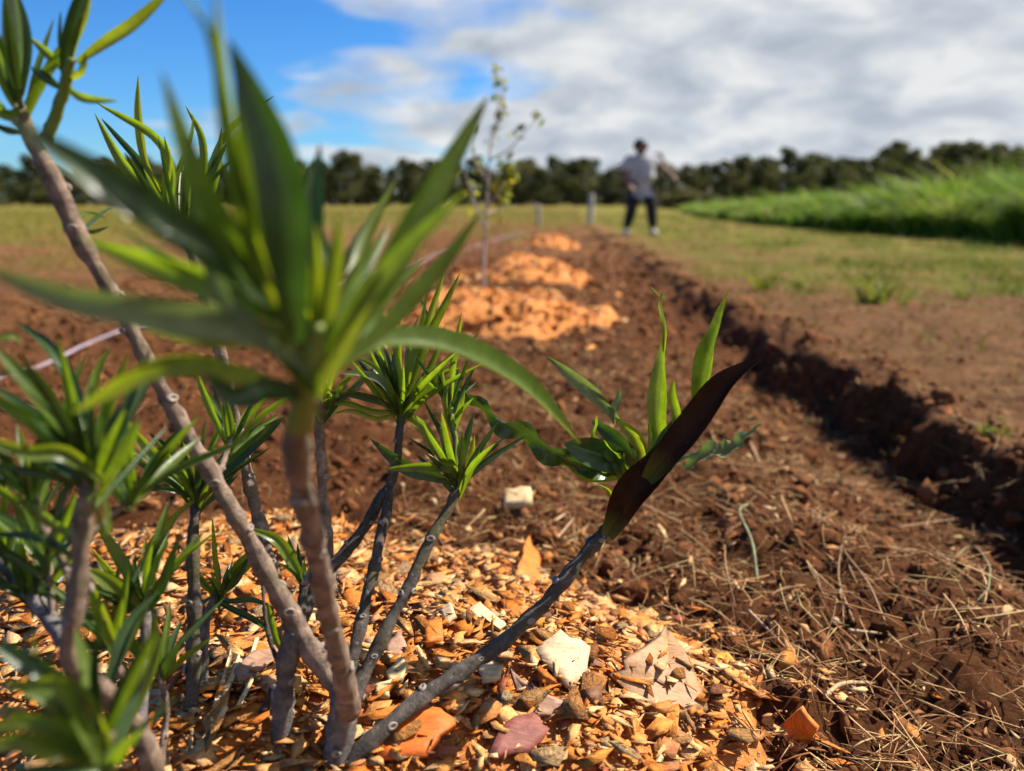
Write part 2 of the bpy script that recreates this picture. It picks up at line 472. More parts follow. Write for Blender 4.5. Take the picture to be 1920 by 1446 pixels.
def grass_cover(x, y):
    n = fbm(x * 1.3, y * 1.3, 71, 4, 0.6)
    ex = np.interp(y, EY, EX)
    right = sst(-0.1, 0.5, (x - ex) - 0.12 + n * 0.5) * sst(-0.6, 0.7, (y - 4.7) + n * 3.0 + 0.10 * (x - 1.5)) * np.clip(0.86 + 1.1 * fbm(x * 0.9, y * 0.55, 77, 4, 0.6), 0.2, 1)
    back = sst(14, 24, y + n * 12) * np.clip(0.7 + 1.1 * n, 0.2, 1)
    leftg = 0.75 * sst(-2.5, -5.5, x + n * 3) * sst(8.5, 13, y + n * 6)
    bare = 0.8 * sst(0.05, 0.35, n) * sst(-0.1, 0.4, x - ex) * sst(1.5, 3, y)
    mid = 0.6 * sst(0.05, 0.35, n) * sst(5.5, 8, y) * (x < ex)
    return np.clip(np.maximum.reduce([right, back, leftg, bare, mid]), 0, 1)


XS, YS = axis_steps()
gx, gy = np.meshgrid(XS, YS)
gz = ground_h(gx, gy)
V = np.stack((gx, gy, gz), -1).reshape(-1, 3)
nx, ny = len(XS), len(YS)
idx = np.arange(nx * ny).reshape(ny, nx)
Fq = np.stack((idx[:-1, :-1], idx[:-1, 1:], idx[1:, 1:], idx[1:, :-1]), -1).reshape(-1, 4)
me = mesh_from('ground', V, Fq, M['ground'], True)
cov_ = grass_cover(gx, gy).ravel()
a = me.attributes.new('grass', 'FLOAT', 'POINT'); a.data.foreach_set('value', cov_.astype(np.float32))
dry = (sst(-0.02, 0.10, gx - edge_x(gy)) * 0.9 + sst(-1.2, -2.2, gx) * 0.55 + 0.35 * sst(3, 6, gy)).clip(0, 1).ravel()
a = me.attributes.new('dry', 'FLOAT', 'POINT'); a.data.foreach_set('value', dry.astype(np.float32))
ground = tag(obj('ground', me), kind='structure')

# ------------------------------------------------------------------ scatter helpers
rng = np.random.default_rng(11)


def rot_mats(n, tilt):
    """random rotations: yaw free, then tilted by up to tilt"""
    yaw = rng.uniform(0, 2 * np.pi, n); ta = rng.uniform(0, 2 * np.pi, n); tl = tilt * np.sqrt(rng.uniform(0, 1, n))
    cz, sz = np.cos(yaw), np.sin(yaw); R1 = np.zeros((n, 3, 3)); R1[:, 0, 0] = cz; R1[:, 0, 1] = -sz; R1[:, 1, 0] = sz; R1[:, 1, 1] = cz; R1[:, 2, 2] = 1
    ax = np.stack((np.cos(ta), np.sin(ta), np.zeros(n)), -1); K = np.zeros((n, 3, 3))
    K[:, 0, 1] = -ax[:, 2]; K[:, 0, 2] = ax[:, 1]; K[:, 1, 0] = ax[:, 2]; K[:, 1, 2] = -ax[:, 0]; K[:, 2, 0] = -ax[:, 1]; K[:, 2, 1] = ax[:, 0]
    R2 = np.eye(3) + np.sin(tl)[:, None, None] * K + (1 - np.cos(tl))[:, None, None] * (K @ K)
    return R2 @ R1


def scatter(protos, n, pos, scale, tilt, rndv=None):
    """protos: list of (V, tri/quad array with equal size); returns one joined mesh's V, F, rnd"""
    pick = rng.integers(0, len(protos), n); Vs = []; Fs = []; Rr = []; base = 0
    if rndv is None: rndv = rng.uniform(0, 1, n)
    for k, (pv, pf) in enumerate(protos):
        ii = np.where(pick == k)[0]
        if len(ii) == 0: continue
        R = rot_mats(len(ii), tilt)
        sv = pv[None] * scale[ii][:, None, :]
        w = np.einsum('nij,nvj->nvi', R, sv) + pos[ii][:, None, :]
        Vs.append(w.reshape(-1, 3))
        Fs.append((pf[None] + (np.arange(len(ii)) * len(pv))[:, None, None] + base).reshape(-1, pf.shape[1]))
        Rr.append(np.repeat(rndv[ii], len(pv))); base += len(ii) * len(pv)
    return np.concatenate(Vs), np.concatenate(Fs), np.concatenate(Rr)


def chip_proto(seed, k=6):
    """an irregular splintered flake with thickness (unit size), triangles only"""
    r = random.Random(seed)
    ang = [(i + r.uniform(-.42, .42)) * 2 * math.pi / k for i in range(k)]
    el = r.choice((0.16, 0.35, 0.55, 0.75, 0.9, 1.0)); bend = r.uniform(-0.25, 0.25); tw = r.uniform(-0.3, 0.3); th0 = r.uniform(0.008, 0.026)
    top = []; bot = []
    for a_ in ang:
        q = r.uniform(0.42, 1.2)
        x = 0.5 * q * math.cos(a_); y = 0.5 * el * q * math.sin(a_)
        z = bend * x * x + tw * x * y + r.uniform(-.03, .03)
        th = th0 * r.uniform(0.6, 1.4)
        top.append((x, y, z + th)); bot.append((x * r.uniform(.85, 1.05), y * r.uniform(.8, 1.05), z - th))
    V_ = top + bot; T = []
    for i in range(1, k - 1):
        T += [(0, i, i + 1), (k, k + i + 1, k + i)]
    for i in range(k):
        j = (i + 1) % k
        T += [(i, k + i, k + j), (i, k + j, j)]
    return np.array(V_), np.array(T)


def clod_proto(seed):
    r = random.Random(seed); p = (1 + 5 ** 0.5) / 2
    v = np.array([(-1, p, 0), (1, p, 0), (-1, -p, 0), (1, -p, 0), (0, -1, p), (0, 1, p), (0, -1, -p), (0, 1, -p), (p, 0, -1), (p, 0, 1), (-p, 0, -1), (-p, 0, 1)], float)
    v = unit(v) * 0.5 * np.array([[r.uniform(0.65, 1.25)] for _ in range(12)])
    f = np.array([(0, 11, 5), (0, 5, 1), (0, 1, 7), (0, 7, 10), (0, 10, 11), (1, 5, 9), (5, 11, 4), (11, 10, 2), (10, 7, 6), (7, 1, 8), (3, 9, 4), (3, 4, 2), (3, 2, 6), (3, 6, 8), (3, 8, 9), (4, 9, 5), (2, 4, 11), (6, 2, 10), (8, 6, 7), (9, 8, 1)])
    return v, f


def straw_proto(seed):
    """a thin bent stalk, unit length along x, radius 1 in y and z (scaled later)"""
    r = random.Random(seed); n = 5; kink = r.choice((0, 0, 1)); ks = r.uniform(-1.0, 1.0); arc = r.uniform(-0.25, 0.25); arcz = r.uniform(-0.02, 0.16)
    path = []
    for i in range(n):
        u = i / (n - 1) - 0.5; y = arc * (u * u - 0.1) + (kink * ks * max(0, u) * 0.8); z = arcz * (0.25 - u * u)
        path.append((u, y, z))
    v, f = tube(path, [0.012 * (1 - 0.3 * abs(i / (n - 1) - .4)) for i in range(n)], 3, True)
    T = []
    for q in f: T += [(q[0], q[1], q[2]), (q[0], q[2], q[3])] if len(q) == 4 else [tuple(q)]
    return v, np.array(T)


CHIP_P = [chip_proto(i, (4, 6, 8)[i % 3]) for i in range(60)]
CHIP_BY_K = {k: [p for p in CHIP_P if len(p[0]) == 2 * k] for k in (4, 6, 8)}
CLOD_P = [clod_proto(i) for i in range(12)]


def clod_fine(seed):
    v, f = clod_proto(seed); r = random.Random(seed + 500); V_ = [tuple(q) for q in v]; mid = {}; T = []
    def m_(a_, b_):
        k_ = (min(a_, b_), max(a_, b_))
        if k_ not in mid:
            p_ = (np.array(V_[a_]) + np.array(V_[b_])) / 2 * r.uniform(0.62, 1.5); mid[k_] = len(V_); V_.append(tuple(p_))
        return mid[k_]
    for a_, b_, c_ in f.tolist():
        x_, y_, z_ = m_(a_, b_), m_(b_, c_), m_(c_, a_)
        T += [(a_, x_, z_), (b_, y_, x_), (c_, z_, y_), (x_, y_, z_)]
    return np.array(V_), np.array(T)


CLOD_F = [clod_fine(i) for i in range(12)]
STRAW_P = [straw_proto(i) for i in range(16)]

# ------------------------------------------------------------------ soil clods and straw on the tilled bed
def bed_points(n, ymin, ymax, xmin, xmax, power=1.6):
    y = ymin + (ymax - ymin) * rng.uniform(0, 1, n) ** power
    x = rng.uniform(xmin, xmax, n)
    return x, y


def outside_mound(x, y, m=0.93):
    k = np.ones(len(x), bool)
    for i in range(len(MOUNDS)):
        k &= mound_h(i, x, y)[1] > m
    return k


for nm_, protos, n_, smin, smax, pw, lift in (('soil_clods', CLOD_F, 6800, 0.008, 0.026, 3.0, 0.0), ('soil_crumbs', CLOD_P, 28000, 0.003, 0.009, 1.7, 0.2)):
    x, y = bed_points(n_, 0.5, 7.0, -2.6, 1.02, 1.9)
    k = outside_mound(x, y) & (x < edge_x(y) - 0.03) & (np.abs(x) < 0.75 * y + 0.25); x, y = x[k], y[k]
    sz = (smin + smax * rng.uniform(0, 1, len(x)) ** pw) * (1 + 0.12 * y)
    pos = np.stack((x, y, ground_h(x, y) + lift * sz), -1)
    V, Fz, R = scatter(protos, len(x), pos, sz[:, None] * rng.uniform(0.6, 1.4, (len(x), 3)), 3.0)
    tag(obj(nm_, mesh_from(nm_, V, Fz, M['clods'], False, R)), 'loose crumbly clods of red brown soil covering the tilled bed' if nm_ == 'soil_clods' else 'fine red brown soil crumbs between the clods of the bed', 'soil', kind='stuff')
# clods broken off along the trench lip and on the bare strip
x1 = rng.uniform(0.9, 4.5, 9000); y1 = 1.0 + 4.5 * rng.uniform(0, 1, 9000) ** 1.4
k = (x1 > edge_x(y1) + 0.005) & (rng.uniform(0, 1, 9000) < np.exp(-(x1 - edge_x(y1)) / 0.5) + 0.18); x1, y1 = x1[k], y1[k]
sz = 0.004 + 0.020 * rng.uniform(0, 1, len(x1)) ** 3
pos = np.stack((x1, y1, ground_h(x1, y1) + 0.1 * sz), -1)
V, Fz, R = scatter(CLOD_P, len(x1), pos, sz[:, None] * rng.uniform(0.7, 1.3, (len(x1), 3)), 3.0, rng.uniform(0.5, 1, len(x1)))
tag(obj('strip_crumbs', mesh_from('strip_crumbs', V, Fz, M['clods'], False, R)), 'soil crumbs scattered on the bare strip beside the trench', 'soil', kind='stuff')

def straw_set(n, ymax, xmin, xmax, lmin, lmax, power=1.5):
    x, y = bed_points(n, 0.5, ymax, xmin, xmax, power)
    k = outside_mound(x, y, 0.97) & (x < edge_x(y) - 0.02); x, y = x[k], y[k]
    ln = rng.uniform(lmin, lmax, len(x)); 
    th = (0.0011 + 0.0045 * rng.uniform(0, 1, len(x)) ** 2.2) / 0.024
    return np.stack((x, y, ground_h(x, y) + rng.uniform(0.006, 0.022, len(x))), -1), np.stack((ln, np.minimum(ln, th * 1.4), np.minimum(ln, th)), -1)


parts_ = [straw_set(8500, 2.6, -0.2, 1.0, 0.010, 0.065, 1.3), straw_set(3500, 5.0, -1.6, 1.0, 0.015, 0.07, 1.2)]
pos = np.concatenate([p_[0] for p_ in parts_]); scl = np.concatenate([p_[1] for p_ in parts_])
V, Fz, R = scatter(STRAW_P, len(pos), pos, scl, 0.5, rng.uniform(0, 1, len(pos)))
tag(obj('straw_litter', mesh_from('straw_litter', V, Fz, M['straws'], False, R)), 'fine dry straw and root bits strewn over the tilled soil', 'straw', kind='stuff')
# short chunky bits of bark and straw
n_ = 3200; x1, y1 = bed_points(n_, 0.5, 3.0, -0.4, 1.0, 1.3)
kp = outside_mound(x1, y1, 1.0) & (x1 < edge_x(y1) - 0.02); x1, y1 = x1[kp], y1[kp]; n_ = len(x1)
ln = 0.008 + 0.026 * rng.uniform(0, 1, n_) ** 2
pos = np.stack((x1, y1, ground_h(x1, y1) + rng.uniform(0.006, 0.018, n_)), -1)
V, Fz, R = scatter(CHIP_BY_K[4], n_, pos, np.stack((ln * 1.3, ln * 0.5, ln), -1), 0.7, rng.uniform(0.1, 1, n_))
tag(obj('bark_bits', mesh_from('bark_bits', V, Fz, M['straws'], False, R)), 'short pale bark and straw bits strewn between the soil clods', 'litter', kind='stuff')
# rough lumps tumbled along the trench and its lip
ny_ = 900; y1 = 1.0 + 9 * rng.uniform(0, 1, ny_) ** 1.8; x1 = edge_x(y1) + np.where(rng.uniform(0, 1, ny_) < .6, rng.normal(0.07, 0.05, ny_), rng.normal(-0.2, 0.1, ny_))
sz = (0.010 + 0.045 * rng.uniform(0, 1, ny_) ** 4) * (1 + 0.05 * y1)
pos = np.stack((x1, y1, ground_h(x1, y1)), -1)
V, Fz, R = scatter(CLOD_F, ny_, pos, sz[:, None] * rng.uniform(0.6, 1.4, (ny_, 3)), 3.0)
tag(obj('trench_lumps', mesh_from('trench_lumps', V, Fz, M['clods'], False, R)), 'rough earth lumps tumbled along the trench and its lip', 'soil', kind='stuff')
# dry litter on the bare strip right of the trench
n_ = 6500; y1 = 1.2 + 5.5 * rng.uniform(0, 1, n_) ** 1.3; x1 = edge_x(y1) + 0.02 + rng.uniform(0, 1, n_) ** 1.2 * 3.2
ln = rng.uniform(0.02, 0.09, n_); th = rng.uniform(0.0015, 0.004, n_) / 0.024
pos = np.stack((x1, y1, ground_h(x1, y1) + rng.uniform(0.003, 0.012, n_)), -1)
V, Fz, R = scatter(STRAW_P, n_, pos, np.stack((ln, np.minimum(ln, th * 1.4), np.minimum(ln, th)), -1), 0.35, rng.uniform(0.15, 1, n_))
tag(obj('strip_litter', mesh_from('strip_litter', V, Fz, M['straws'], False, R)), 'dry straw bits strewn on the bare strip right of the trench', 'straw', kind='stuff')
# the straws one can pick out, pieces of the bed
straw_meshes = []
for pv, pf in STRAW_P:
    v2 = pv.copy(); v2[:, 1:] *= 1.0
    straw_meshes.append(mesh_from('dry_straw', v2, pf, M['straw'], True))
rs = random.Random(5); cnt = 0
while cnt < 270:
    yy = 0.55 + 1.6 * rs.random() ** 1.3; xx = rs.uniform(-0.15, 0.98)
    if not (outside_mound(np.array([xx]), np.array([yy]), 0.98)[0] and xx < edge_x(np.array([yy]))[0] - 0.03): continue
    if xx > 0.72 * yy + 0.05: continue
    o = obj('dry_straw', rs.choice(straw_meshes), ground)
    ln = rs.uniform(0.035, 0.13); th = rs.uniform(0.0010, 0.0030) / 0.012
    o.scale = (ln, min(th * 0.5, ln * 1.3), th * 0.5)
    o.rotation_euler = (rs.uniform(-.3, .3), rs.uniform(-.35, .35), rs.gauss(2.3, 0.9))
    o.location = (xx, yy, float(ground_h(xx, yy)) + 0.010 + 0.10 * ln)
    cnt += 1

# ------------------------------------------------------------------ mulch mounds
MLAB = ['heap of fresh orange wood chips round the foot of the near shrub',
        'second heap of orange wood chips, round the thin sapling',
        'third heap of orange wood chips, behind the sapling',
        'smallest farthest heap of orange chips, near the white stake']
mounds = []
for i, (mx, my, rx, ry, hh) in enumerate(MOUNDS):
    root = tag(empty('mulch_mound', (mx, my, 0)), MLAB[i], 'mulch', 'mulch mounds along the planted bed')
    mounds.append(root)
    nr, na = (46, 96) if i == 0 else (20, 48)
    rr = np.linspace(0, 1.5, nr)[:, None] * np.ones((1, na)); aa = np.linspace(0, 2 * np.pi, na, endpoint=False)[None, :] * np.ones((nr, 1))
    X = mx + rx * rr * np.cos(aa); Y = my + ry * rr * np.sin(aa)
    top, r = mound_h(i, X, Y)
    g = ground_h(X, Y)
    Z = np.where(r < 1.0, np.maximum(top, g + 0.004), g - 0.012)
    Vm = np.stack((X - mx, Y - my, Z), -1).reshape(-1, 3)
    ii = np.arange(nr * na).reshape(nr, na)
    Fm = np.stack((ii[:-1], np.roll(ii[:-1], -1, 1), np.roll(ii[1:], -1, 1), ii[1:]), -1).reshape(-1, 4)
    obj('mulch_heap', mesh_from('mulch_heap', Vm, Fm, M['mulch'], True), root)
    n = (32000, 5500, 3000, 1300)[i]
    X = mx + rx * 1.7 * rng.uniform(-1, 1, n); Y = my + ry * 1.7 * rng.uniform(-0.45 if i == 0 else -1, 1, n)
    top, r = mound_h(i, X, Y)
    keep = rng.uniform(0, 1, n) < np.where(r < 0.96, 1.0, 0.40 * np.exp(-(r - 0.96) / (0.14 if i == 0 else 0.3)))
    X, Y, top, r = X[keep], Y[keep], top[keep], r[keep]
    g = ground_h(X, Y); Z = np.where(r < 1, np.maximum(top, g), g) + rng.uniform(0.0, 0.012, len(X))
    szc = (0.006 + 0.030 * rng.uniform(0, 1, len(X)) ** 1.8) * (1, 1.7, 2.2, 2.6)[i]
    Vs = []; Fs = []; Rs = []; base = 0
    grp = rng.integers(0, 3, len(X))
    for q, kk in enumerate((4, 6, 8)):
        m_ = grp == q
        v_, f_, r_ = scatter(CHIP_BY_K[kk], m_.sum(), np.stack((X - mx, Y - my, Z), -1)[m_], szc[m_][:, None] * rng.uniform(0.7, 1.3, (m_.sum(), 3)) * np.array((1.2, 1.05, 0.8)), 0.36 if i == 0 else 0.8)
        Vs.append(v_); Fs.append(f_ + base); Rs.append(r_); base += len(v_)
    o = obj('fine_chips', mesh_from('fine_chips', np.concatenate(Vs), np.concatenate(Fs), M['chips'], False, np.concatenate(Rs)), root)
    o['kind'] = 'stuff'
    if i == 0:      # sawdust and fines between the chips
        nf = 8000; X = mx + rx * 1.5 * rng.uniform(-1, 1, nf); Y = my + ry * 1.5 * rng.uniform(-0.45, 1, nf)
        top, r = mound_h(i, X, Y); kp = r < 1.06; X, Y, top = X[kp], Y[kp], top[kp]
        Z = np.maximum(top, ground_h(X, Y)) + rng.uniform(0.001, 0.012, len(X))
        v_, f_, r_ = scatter(CLOD_P, len(X), np.stack((X - mx, Y - my, Z), -1), rng.uniform(0.001, 0.0035, (len(X), 1)) * rng.uniform(0.5, 1.5, (len(X), 3)), 3.0)
        o = obj('sawdust', mesh_from('sawdust', v_, f_, M['chips'], False, r_), root); o['kind'] = 'stuff'

# the chips that show largest on the near mound, one by one
chip_meshes = [mesh_from('wood_chip', v, f, M['chip'], False) for v, f in CHIP_P]
rs = random.Random(9); cnt = 0
mx, my = MOUNDS[0][:2]
while cnt < 270:
    xx = rs.uniform(-0.75, 0.3); yy = rs.uniform(0.47, 1.15)
    if abs(xx) > 0.68 * yy + 0.02: continue
    tp, r = mound_h(0, np.array([xx]), np.array([yy]))
    if r[0] > 0.98: continue
    o = obj('wood_chip', rs.choice(chip_meshes), mounds[0])
    s = rs.uniform(0.020, 0.040) * (1.3 if rs.random() < 0.12 else 1)
    o.scale = (s * rs.uniform(0.9, 1.3), s * rs.uniform(0.7, 1.1), s * rs.uniform(0.7, 1.1))
    o.rotation_euler = (rs.gauss(0.15, 0.2), rs.gauss(0, 0.2), rs.uniform(0, 6.28))
    o.location = (xx - mx, yy - my, max(float(tp[0]), float(ground_h(xx, yy))) + 0.012 + 0.05 * s)
    cnt += 1


def slab(name, corners, thick, mat, parent, bend=0.0, n=7, rough=0.09, seed=0):
    """a split chip: outline polygon (list of world points), thickened, subdivided and warped"""
    r = random.Random(seed)
    c = np.array(corners); ctr = c.mean(0)
    nrm = unit(np.cross(c[1] - c[0], c[2] - c[0]))
    if nrm[2] < 0: nrm = -nrm
    size = np.linalg.norm(c - ctr, axis=1).mean()
    ring = []
    for i in range(len(c)):
        a_, b_ = c[i], c[(i + 1) % len(c)]
        for q in range(3):
            u = q / 3; p = a_ * (1 - u) + b_ * u
            p = p + (p - ctr) * r.uniform(-rough, rough) + nrm * size * r.uniform(-0.04, 0.04)
            ring.append(p)
    ring = np.array(ring); m_ = len(ring)
    ax = unit(c[0] - ctr)
    layers = []
    for sgn in (1, -1):
        for s_ in (1.0, 0.62):
            L = ctr + (ring - ctr) * s_ + nrm * (sgn * thick * (0.5 if s_ == 1.0 else 0.62))
            d_ = (L - ctr) @ ax
            L = L + nrm * (bend * (d_[:, None] / size) ** 2 * size)
            layers.append(L)
        layers.append((ctr + nrm * sgn * thick * 0.6)[None])
    V_ = np.concatenate(layers) - np.array(parent.location)
    T = []
    to, ti, tcn, bo, bi, bcn = 0, m_, 2 * m_, 2 * m_ + 1, 3 * m_ + 1, 4 * m_ + 1
    for i in range(m_):
        j = (i + 1) % m_
        T += [(to + i, to + j, ti + j), (to + i, ti + j, ti + i), (ti + i, ti + j, tcn), (bo + j, bo + i, bi + i), (bo + j, bi + i, bi + j), (bi + j, bi + i, bcn), (to + j, to + i, bo + i), (to + j, bo + i, bo + j)]
    return obj(name, mesh_from(name, V_, np.array(T), mat), parent)


def mz(px, py, lift=0.0):
    """place on the mulch surface seen at this pixel"""
    z = 0.05
    for _ in range(12):
        p = G(px, py, z); tp, r = mound_h(0, np.array([p[0]]), np.array([p[1]])); g = float(ground_h(p[0], p[1]))
        z = max(float(tp[0]), g) if r[0] < 1 else g
    return G(px, py, z) + np.array((0, 0, lift))


def big_chip(label, pix, lifts, thick, mat, bend=0.0, seed=0):
    o = slab('wood_chip', [mz(a_, b_, l) for (a_, b_), l in zip(pix, lifts)], thick, M[mat], mounds[0], bend, seed=seed)
    o['label'] = label
    return o


big_chip('large pale angular chip', [(1000, 1238), (1050, 1215), (1105, 1240), (1100, 1290), (1062, 1305)], [.012, .018, .016, .010, .008], .004, 'chip_pale', -0.1, 1)
big_chip('large brown curved bark flake', [(1165, 1290), (1190, 1262), (1258, 1215), (1300, 1280), (1335, 1345), (1270, 1362), (1215, 1340)], [.010, .018, .024, .018, .006, .006, .006], .004, 'chip_bark', 0.15, 2)
big_chip('upright bright orange splinter', [(968, 1118), (978, 1070), (992, 1045), (1010, 1080), (1020, 1120)], [.004, .026, .034, .026, .004], .003, 'chip_orange', 0, 3)
big_chip('large red orange chunk', [(700, 1420), (750, 1358), (830, 1358), (852, 1385), (800, 1436), (720, 1440)], [.010, .016, .016, .012, .010, .008], .004, 'chip_red', 0, 4)
big_chip('maroon flake', [(912, 1440), (945, 1375), (1000, 1362), (1030, 1390), (990, 1425)], [.006, .010, .012, .010, .006], .006, 'chip_maroon', 0, 5)
big_chip('brown pointed flake', [(952, 1290), (985, 1310), (1055, 1345), (1030, 1358), (990, 1352)], [.012, .014, .012, .008, .006], .003, 'chip_brown', .1, 6)
big_chip('orange squared chip', [(798, 1190), (830, 1182), (832, 1220), (800, 1228)], [.012, .012, .010, .010], .006, 'chip_orange', 0, 7)
big_chip('cream cupped chip', [(725, 1285), (752, 1262), (768, 1280), (755, 1302), (732, 1300)], [.010, .016, .016, .012, .008], .004, 'chip_cream', .3, 8)
big_chip('cream square chip', [(706, 1300), (735, 1296), (730, 1322), (704, 1320)], [.008, .010, .008, .006], .005, 'chip_cream', 0, 9)
big_chip('pale curved sliver', [(865, 1172), (900, 1158), (945, 1190), (938, 1200), (900, 1172), (872, 1180)], [.010, .016, .012, .010, .012, .008], .004, 'chip_cream', 0, 10)
big_chip('grey brown bark flake behind the stems', [(440, 1280), (470, 1255), (512, 1240), (520, 1256), (480, 1285), (446, 1296)], [.012, .016, .016, .012, .010, .008], .003, 'chip_brown', .1, 11)
big_chip('amber splinter on the mound edge', [(1335, 1228), (1365, 1245), (1402, 1292), (1388, 1300), (1350, 1262)], [.006, .012, .012, .006, .006], .005, 'chip_amber', 0, 12)
big_chip('peach chip', [(895, 1268), (920, 1252), (944, 1262), (940, 1290), (905, 1292)], [.008, .012, .012, .008, .006], .003, 'chip_pale', .1, 13)
big_chip('pink brown chip', [(725, 1225), (750, 1205), (765, 1230), (748, 1252), (728, 1250)], [.008, .012, .010, .008, .006], .003, 'chip_brown', 0, 14)
big_chip('white chip', [(826, 1160), (846, 1155), (856, 1176), (838, 1186)], [.010, .014, .012, .008], .004, 'chip_pale', 0, 15)
big_chip('orange flake off the mound edge', [(1468, 1372), (1500, 1352), (1530, 1385), (1520, 1405), (1480, 1395)], [.010, .016, .012, .008, .008], .006, 'chip_orange', 0, 16)
for q, (x0, y0, x1_, y1_) in enumerate(((398, 1335, 432, 1258), (412, 1318, 452, 1262), (436, 1345, 472, 1302), (380, 1392, 428, 1352), (455, 1300, 476, 1228))):   # splinters behind the stems
    big_chip('pale splinter', [(x0, y0), (x1_, y1_), (x1_ + 5, y1_ + 3), (x0 + 9, y0 + 4)], [.004, .016, .014, .004], .002, 'chip_pale' if q % 2 else 'chip_cream', 0.1, 20 + q)

# ------------------------------------------------------------------ single pieces lying on the bed
def gp(px, py, lift=0.0):
    z = 0.0
    for _ in range(10):
        p = G(px, py, z); z = float(surface_h(p[0], p[1]))
    return G(px, py, z) + np.array((0, 0, lift))


def stalk(name, pix, lifts, w, mat, label, cat, group=None, sides=6):
    pts = [gp(a_, b_, l) for (a_, b_), l in zip(pix, lifts)]
    loc = pts[0].copy(); pth = catmull(pts, 14) - loc
    rad = w / 2 * (1 - 0.35 * np.linspace(0, 1, 14)) * (1 + 0.12 * np.sin(np.arange(14) * 2.1))
    v, f = tube(pth, rad, sides)
    o = obj(name, mesh_from(name, v, f, mat, True), None, loc)
    return tag(o, label, cat, group)


M['stalk_green'] = simple('stalk_grey_green', (0.22, 0.23, 0.11), 0.6, 0.3, 120)
M['stalk_pale'] = simple('stalk_pale', (0.42, 0.28, 0.16), 0.6, 0.3, 120)
M['stalk_tan'] = simple('stalk_tan', (0.33, 0.19, 0.09), 0.6, 0.3, 120)
M['wood_pale'] = simple('cut_wood_pale', (0.62, 0.45, 0.22), 0.7, 0.2, 90)
p = gp(968, 952); q0 = [gp(944, 968, .016), gp(998, 962, .016), gp(996, 938, .020), gp(948, 940, .020)]
root = tag(empty('wood_offcut', p), 'small pale yellow wood block lying alone on dark soil', 'wood piece')
slab('block', q0, .012, M['wood_pale'], root, 0, rough=0.02, seed=31)
stalk('bent_stem', [(1420, 1100), (1408, 1040), (1383, 996), (1400, 978)], [.004, .02, .035, .03], .005, M['stalk_green'], 'grey green stem bent sharply near its top, standing in the soil', 'stem')
stalk('bent_stem', [(1665, 1185), (1625, 1120), (1580, 1070), (1576, 1045), (1600, 1040)], [.003, .02, .03, .03, .026], .003, M['stalk_tan'], 'long tan stem looping over at its upper end', 'stem')
stalk('bent_stem', [(1750, 1090), (1815, 1052), (1850, 1095), (1845, 1140), (1800, 1165)], [.004, .03, .028, .02, .004], .003, M['stalk_green'], 'yellow green stem bent into an open arch', 'stem')
stalk('dry_stalk', [(1545, 1316), (1580, 1300), (1650, 1296)], [.006, .012, .01], .0055, M['stalk_pale'], 'thick pale stalk lying flat below the soil slope', 'stalk')
stalk('dry_stalk', [(1590, 1190), (1650, 1196)], [.006, .006], .005, M['stalk_pale'], 'short pale stalk lying near the looped stem', 'stalk')
stalk('dry_stalk', [(1600, 1172), (1570, 1110), (1575, 1050)], [.004, .02, .03], .003, M['stalk_tan'], 'thin tan stalk leaning beside the looped stem', 'stalk')
stalk('dry_stalk', [(1680, 1000), (1800, 985), (1830, 992)], [.012, .014, .012], .004, M['stalk_tan'], 'straight tan stalk lying under the trench shadow', 'stalk')
stalk('dry_stalk', [(1400, 1150), (1460, 1210)], [.006, .006], .004, M['stalk_pale'], 'straight pale stalk pointing down towards the mulch edge', 'stalk')
stalk('dry_stalk', [(1385, 1170), (1360, 1110), (1355, 1075)], [.004, .03, .045], .0025, M['stalk_tan'], 'thin upright stalk above the mulch edge', 'stalk')
stalk('dry_stalk', [(1600, 1200), (1650, 1280), (1720, 1370)], [.006, .014, .006], .003, M['stalk_tan'], 'long thin stalk running towards the lower right', 'stalk')
stalk('dry_stalk', [(1780, 780), (1850, 825), (1862, 830)], [.006, .02, .012], .006, M['stalk_tan'], 'tan stalk on the bare strip above the trench', 'stalk')
stalk('dry_stalk', [(1405, 835), (1425, 875)], [.01, .006], .006, M['stalk_pale'], 'short pale stalk just behind the wavy right leaf', 'stalk')
stalk('dry_stalk', [(1040, 985), (1065, 968)], [.008, .008], .005, M['stalk_pale'], 'short pale stalk right of the wood block', 'stalk')
stalk('dry_stalk', [(1045, 1015), (1075, 985)], [.006, .012], .004, M['stalk_pale'], 'short pale splinter leaning below the wood block', 'stalk')
# pale drip line along the left of the row
M['hose'] = simple('drip_line', (0.34, 0.27, 0.32), 0.5, 0.15, 8)
hp = []
for a_, b_ in ((-300, 790), (-120, 738), (40, 690), (220, 640), (420, 590), (600, 543), (720, 510), (810, 486), (900, 460), (985, 438)):
    hp.append(gp(a_, b_, 0.03))
hp = catmull(hp, 60); hp[:, 2] = surface_h(hp[:, 0], hp[:, 1]) + 0.016
kern = np.ones(5) / 5; zz = np.convolve(np.pad(hp[:, 2], 2, 'edge'), kern, 'valid'); hp[:, 2] = np.maximum(zz, hp[:, 2] - 0.004)
v, f = tube(hp - hp[0], 0.0055, 8)
tag(obj('drip_line', mesh_from('drip_line', v, f, M['hose'], True), None, hp[0]), 'pale lilac drip line running along the left of the planted row', 'hose')

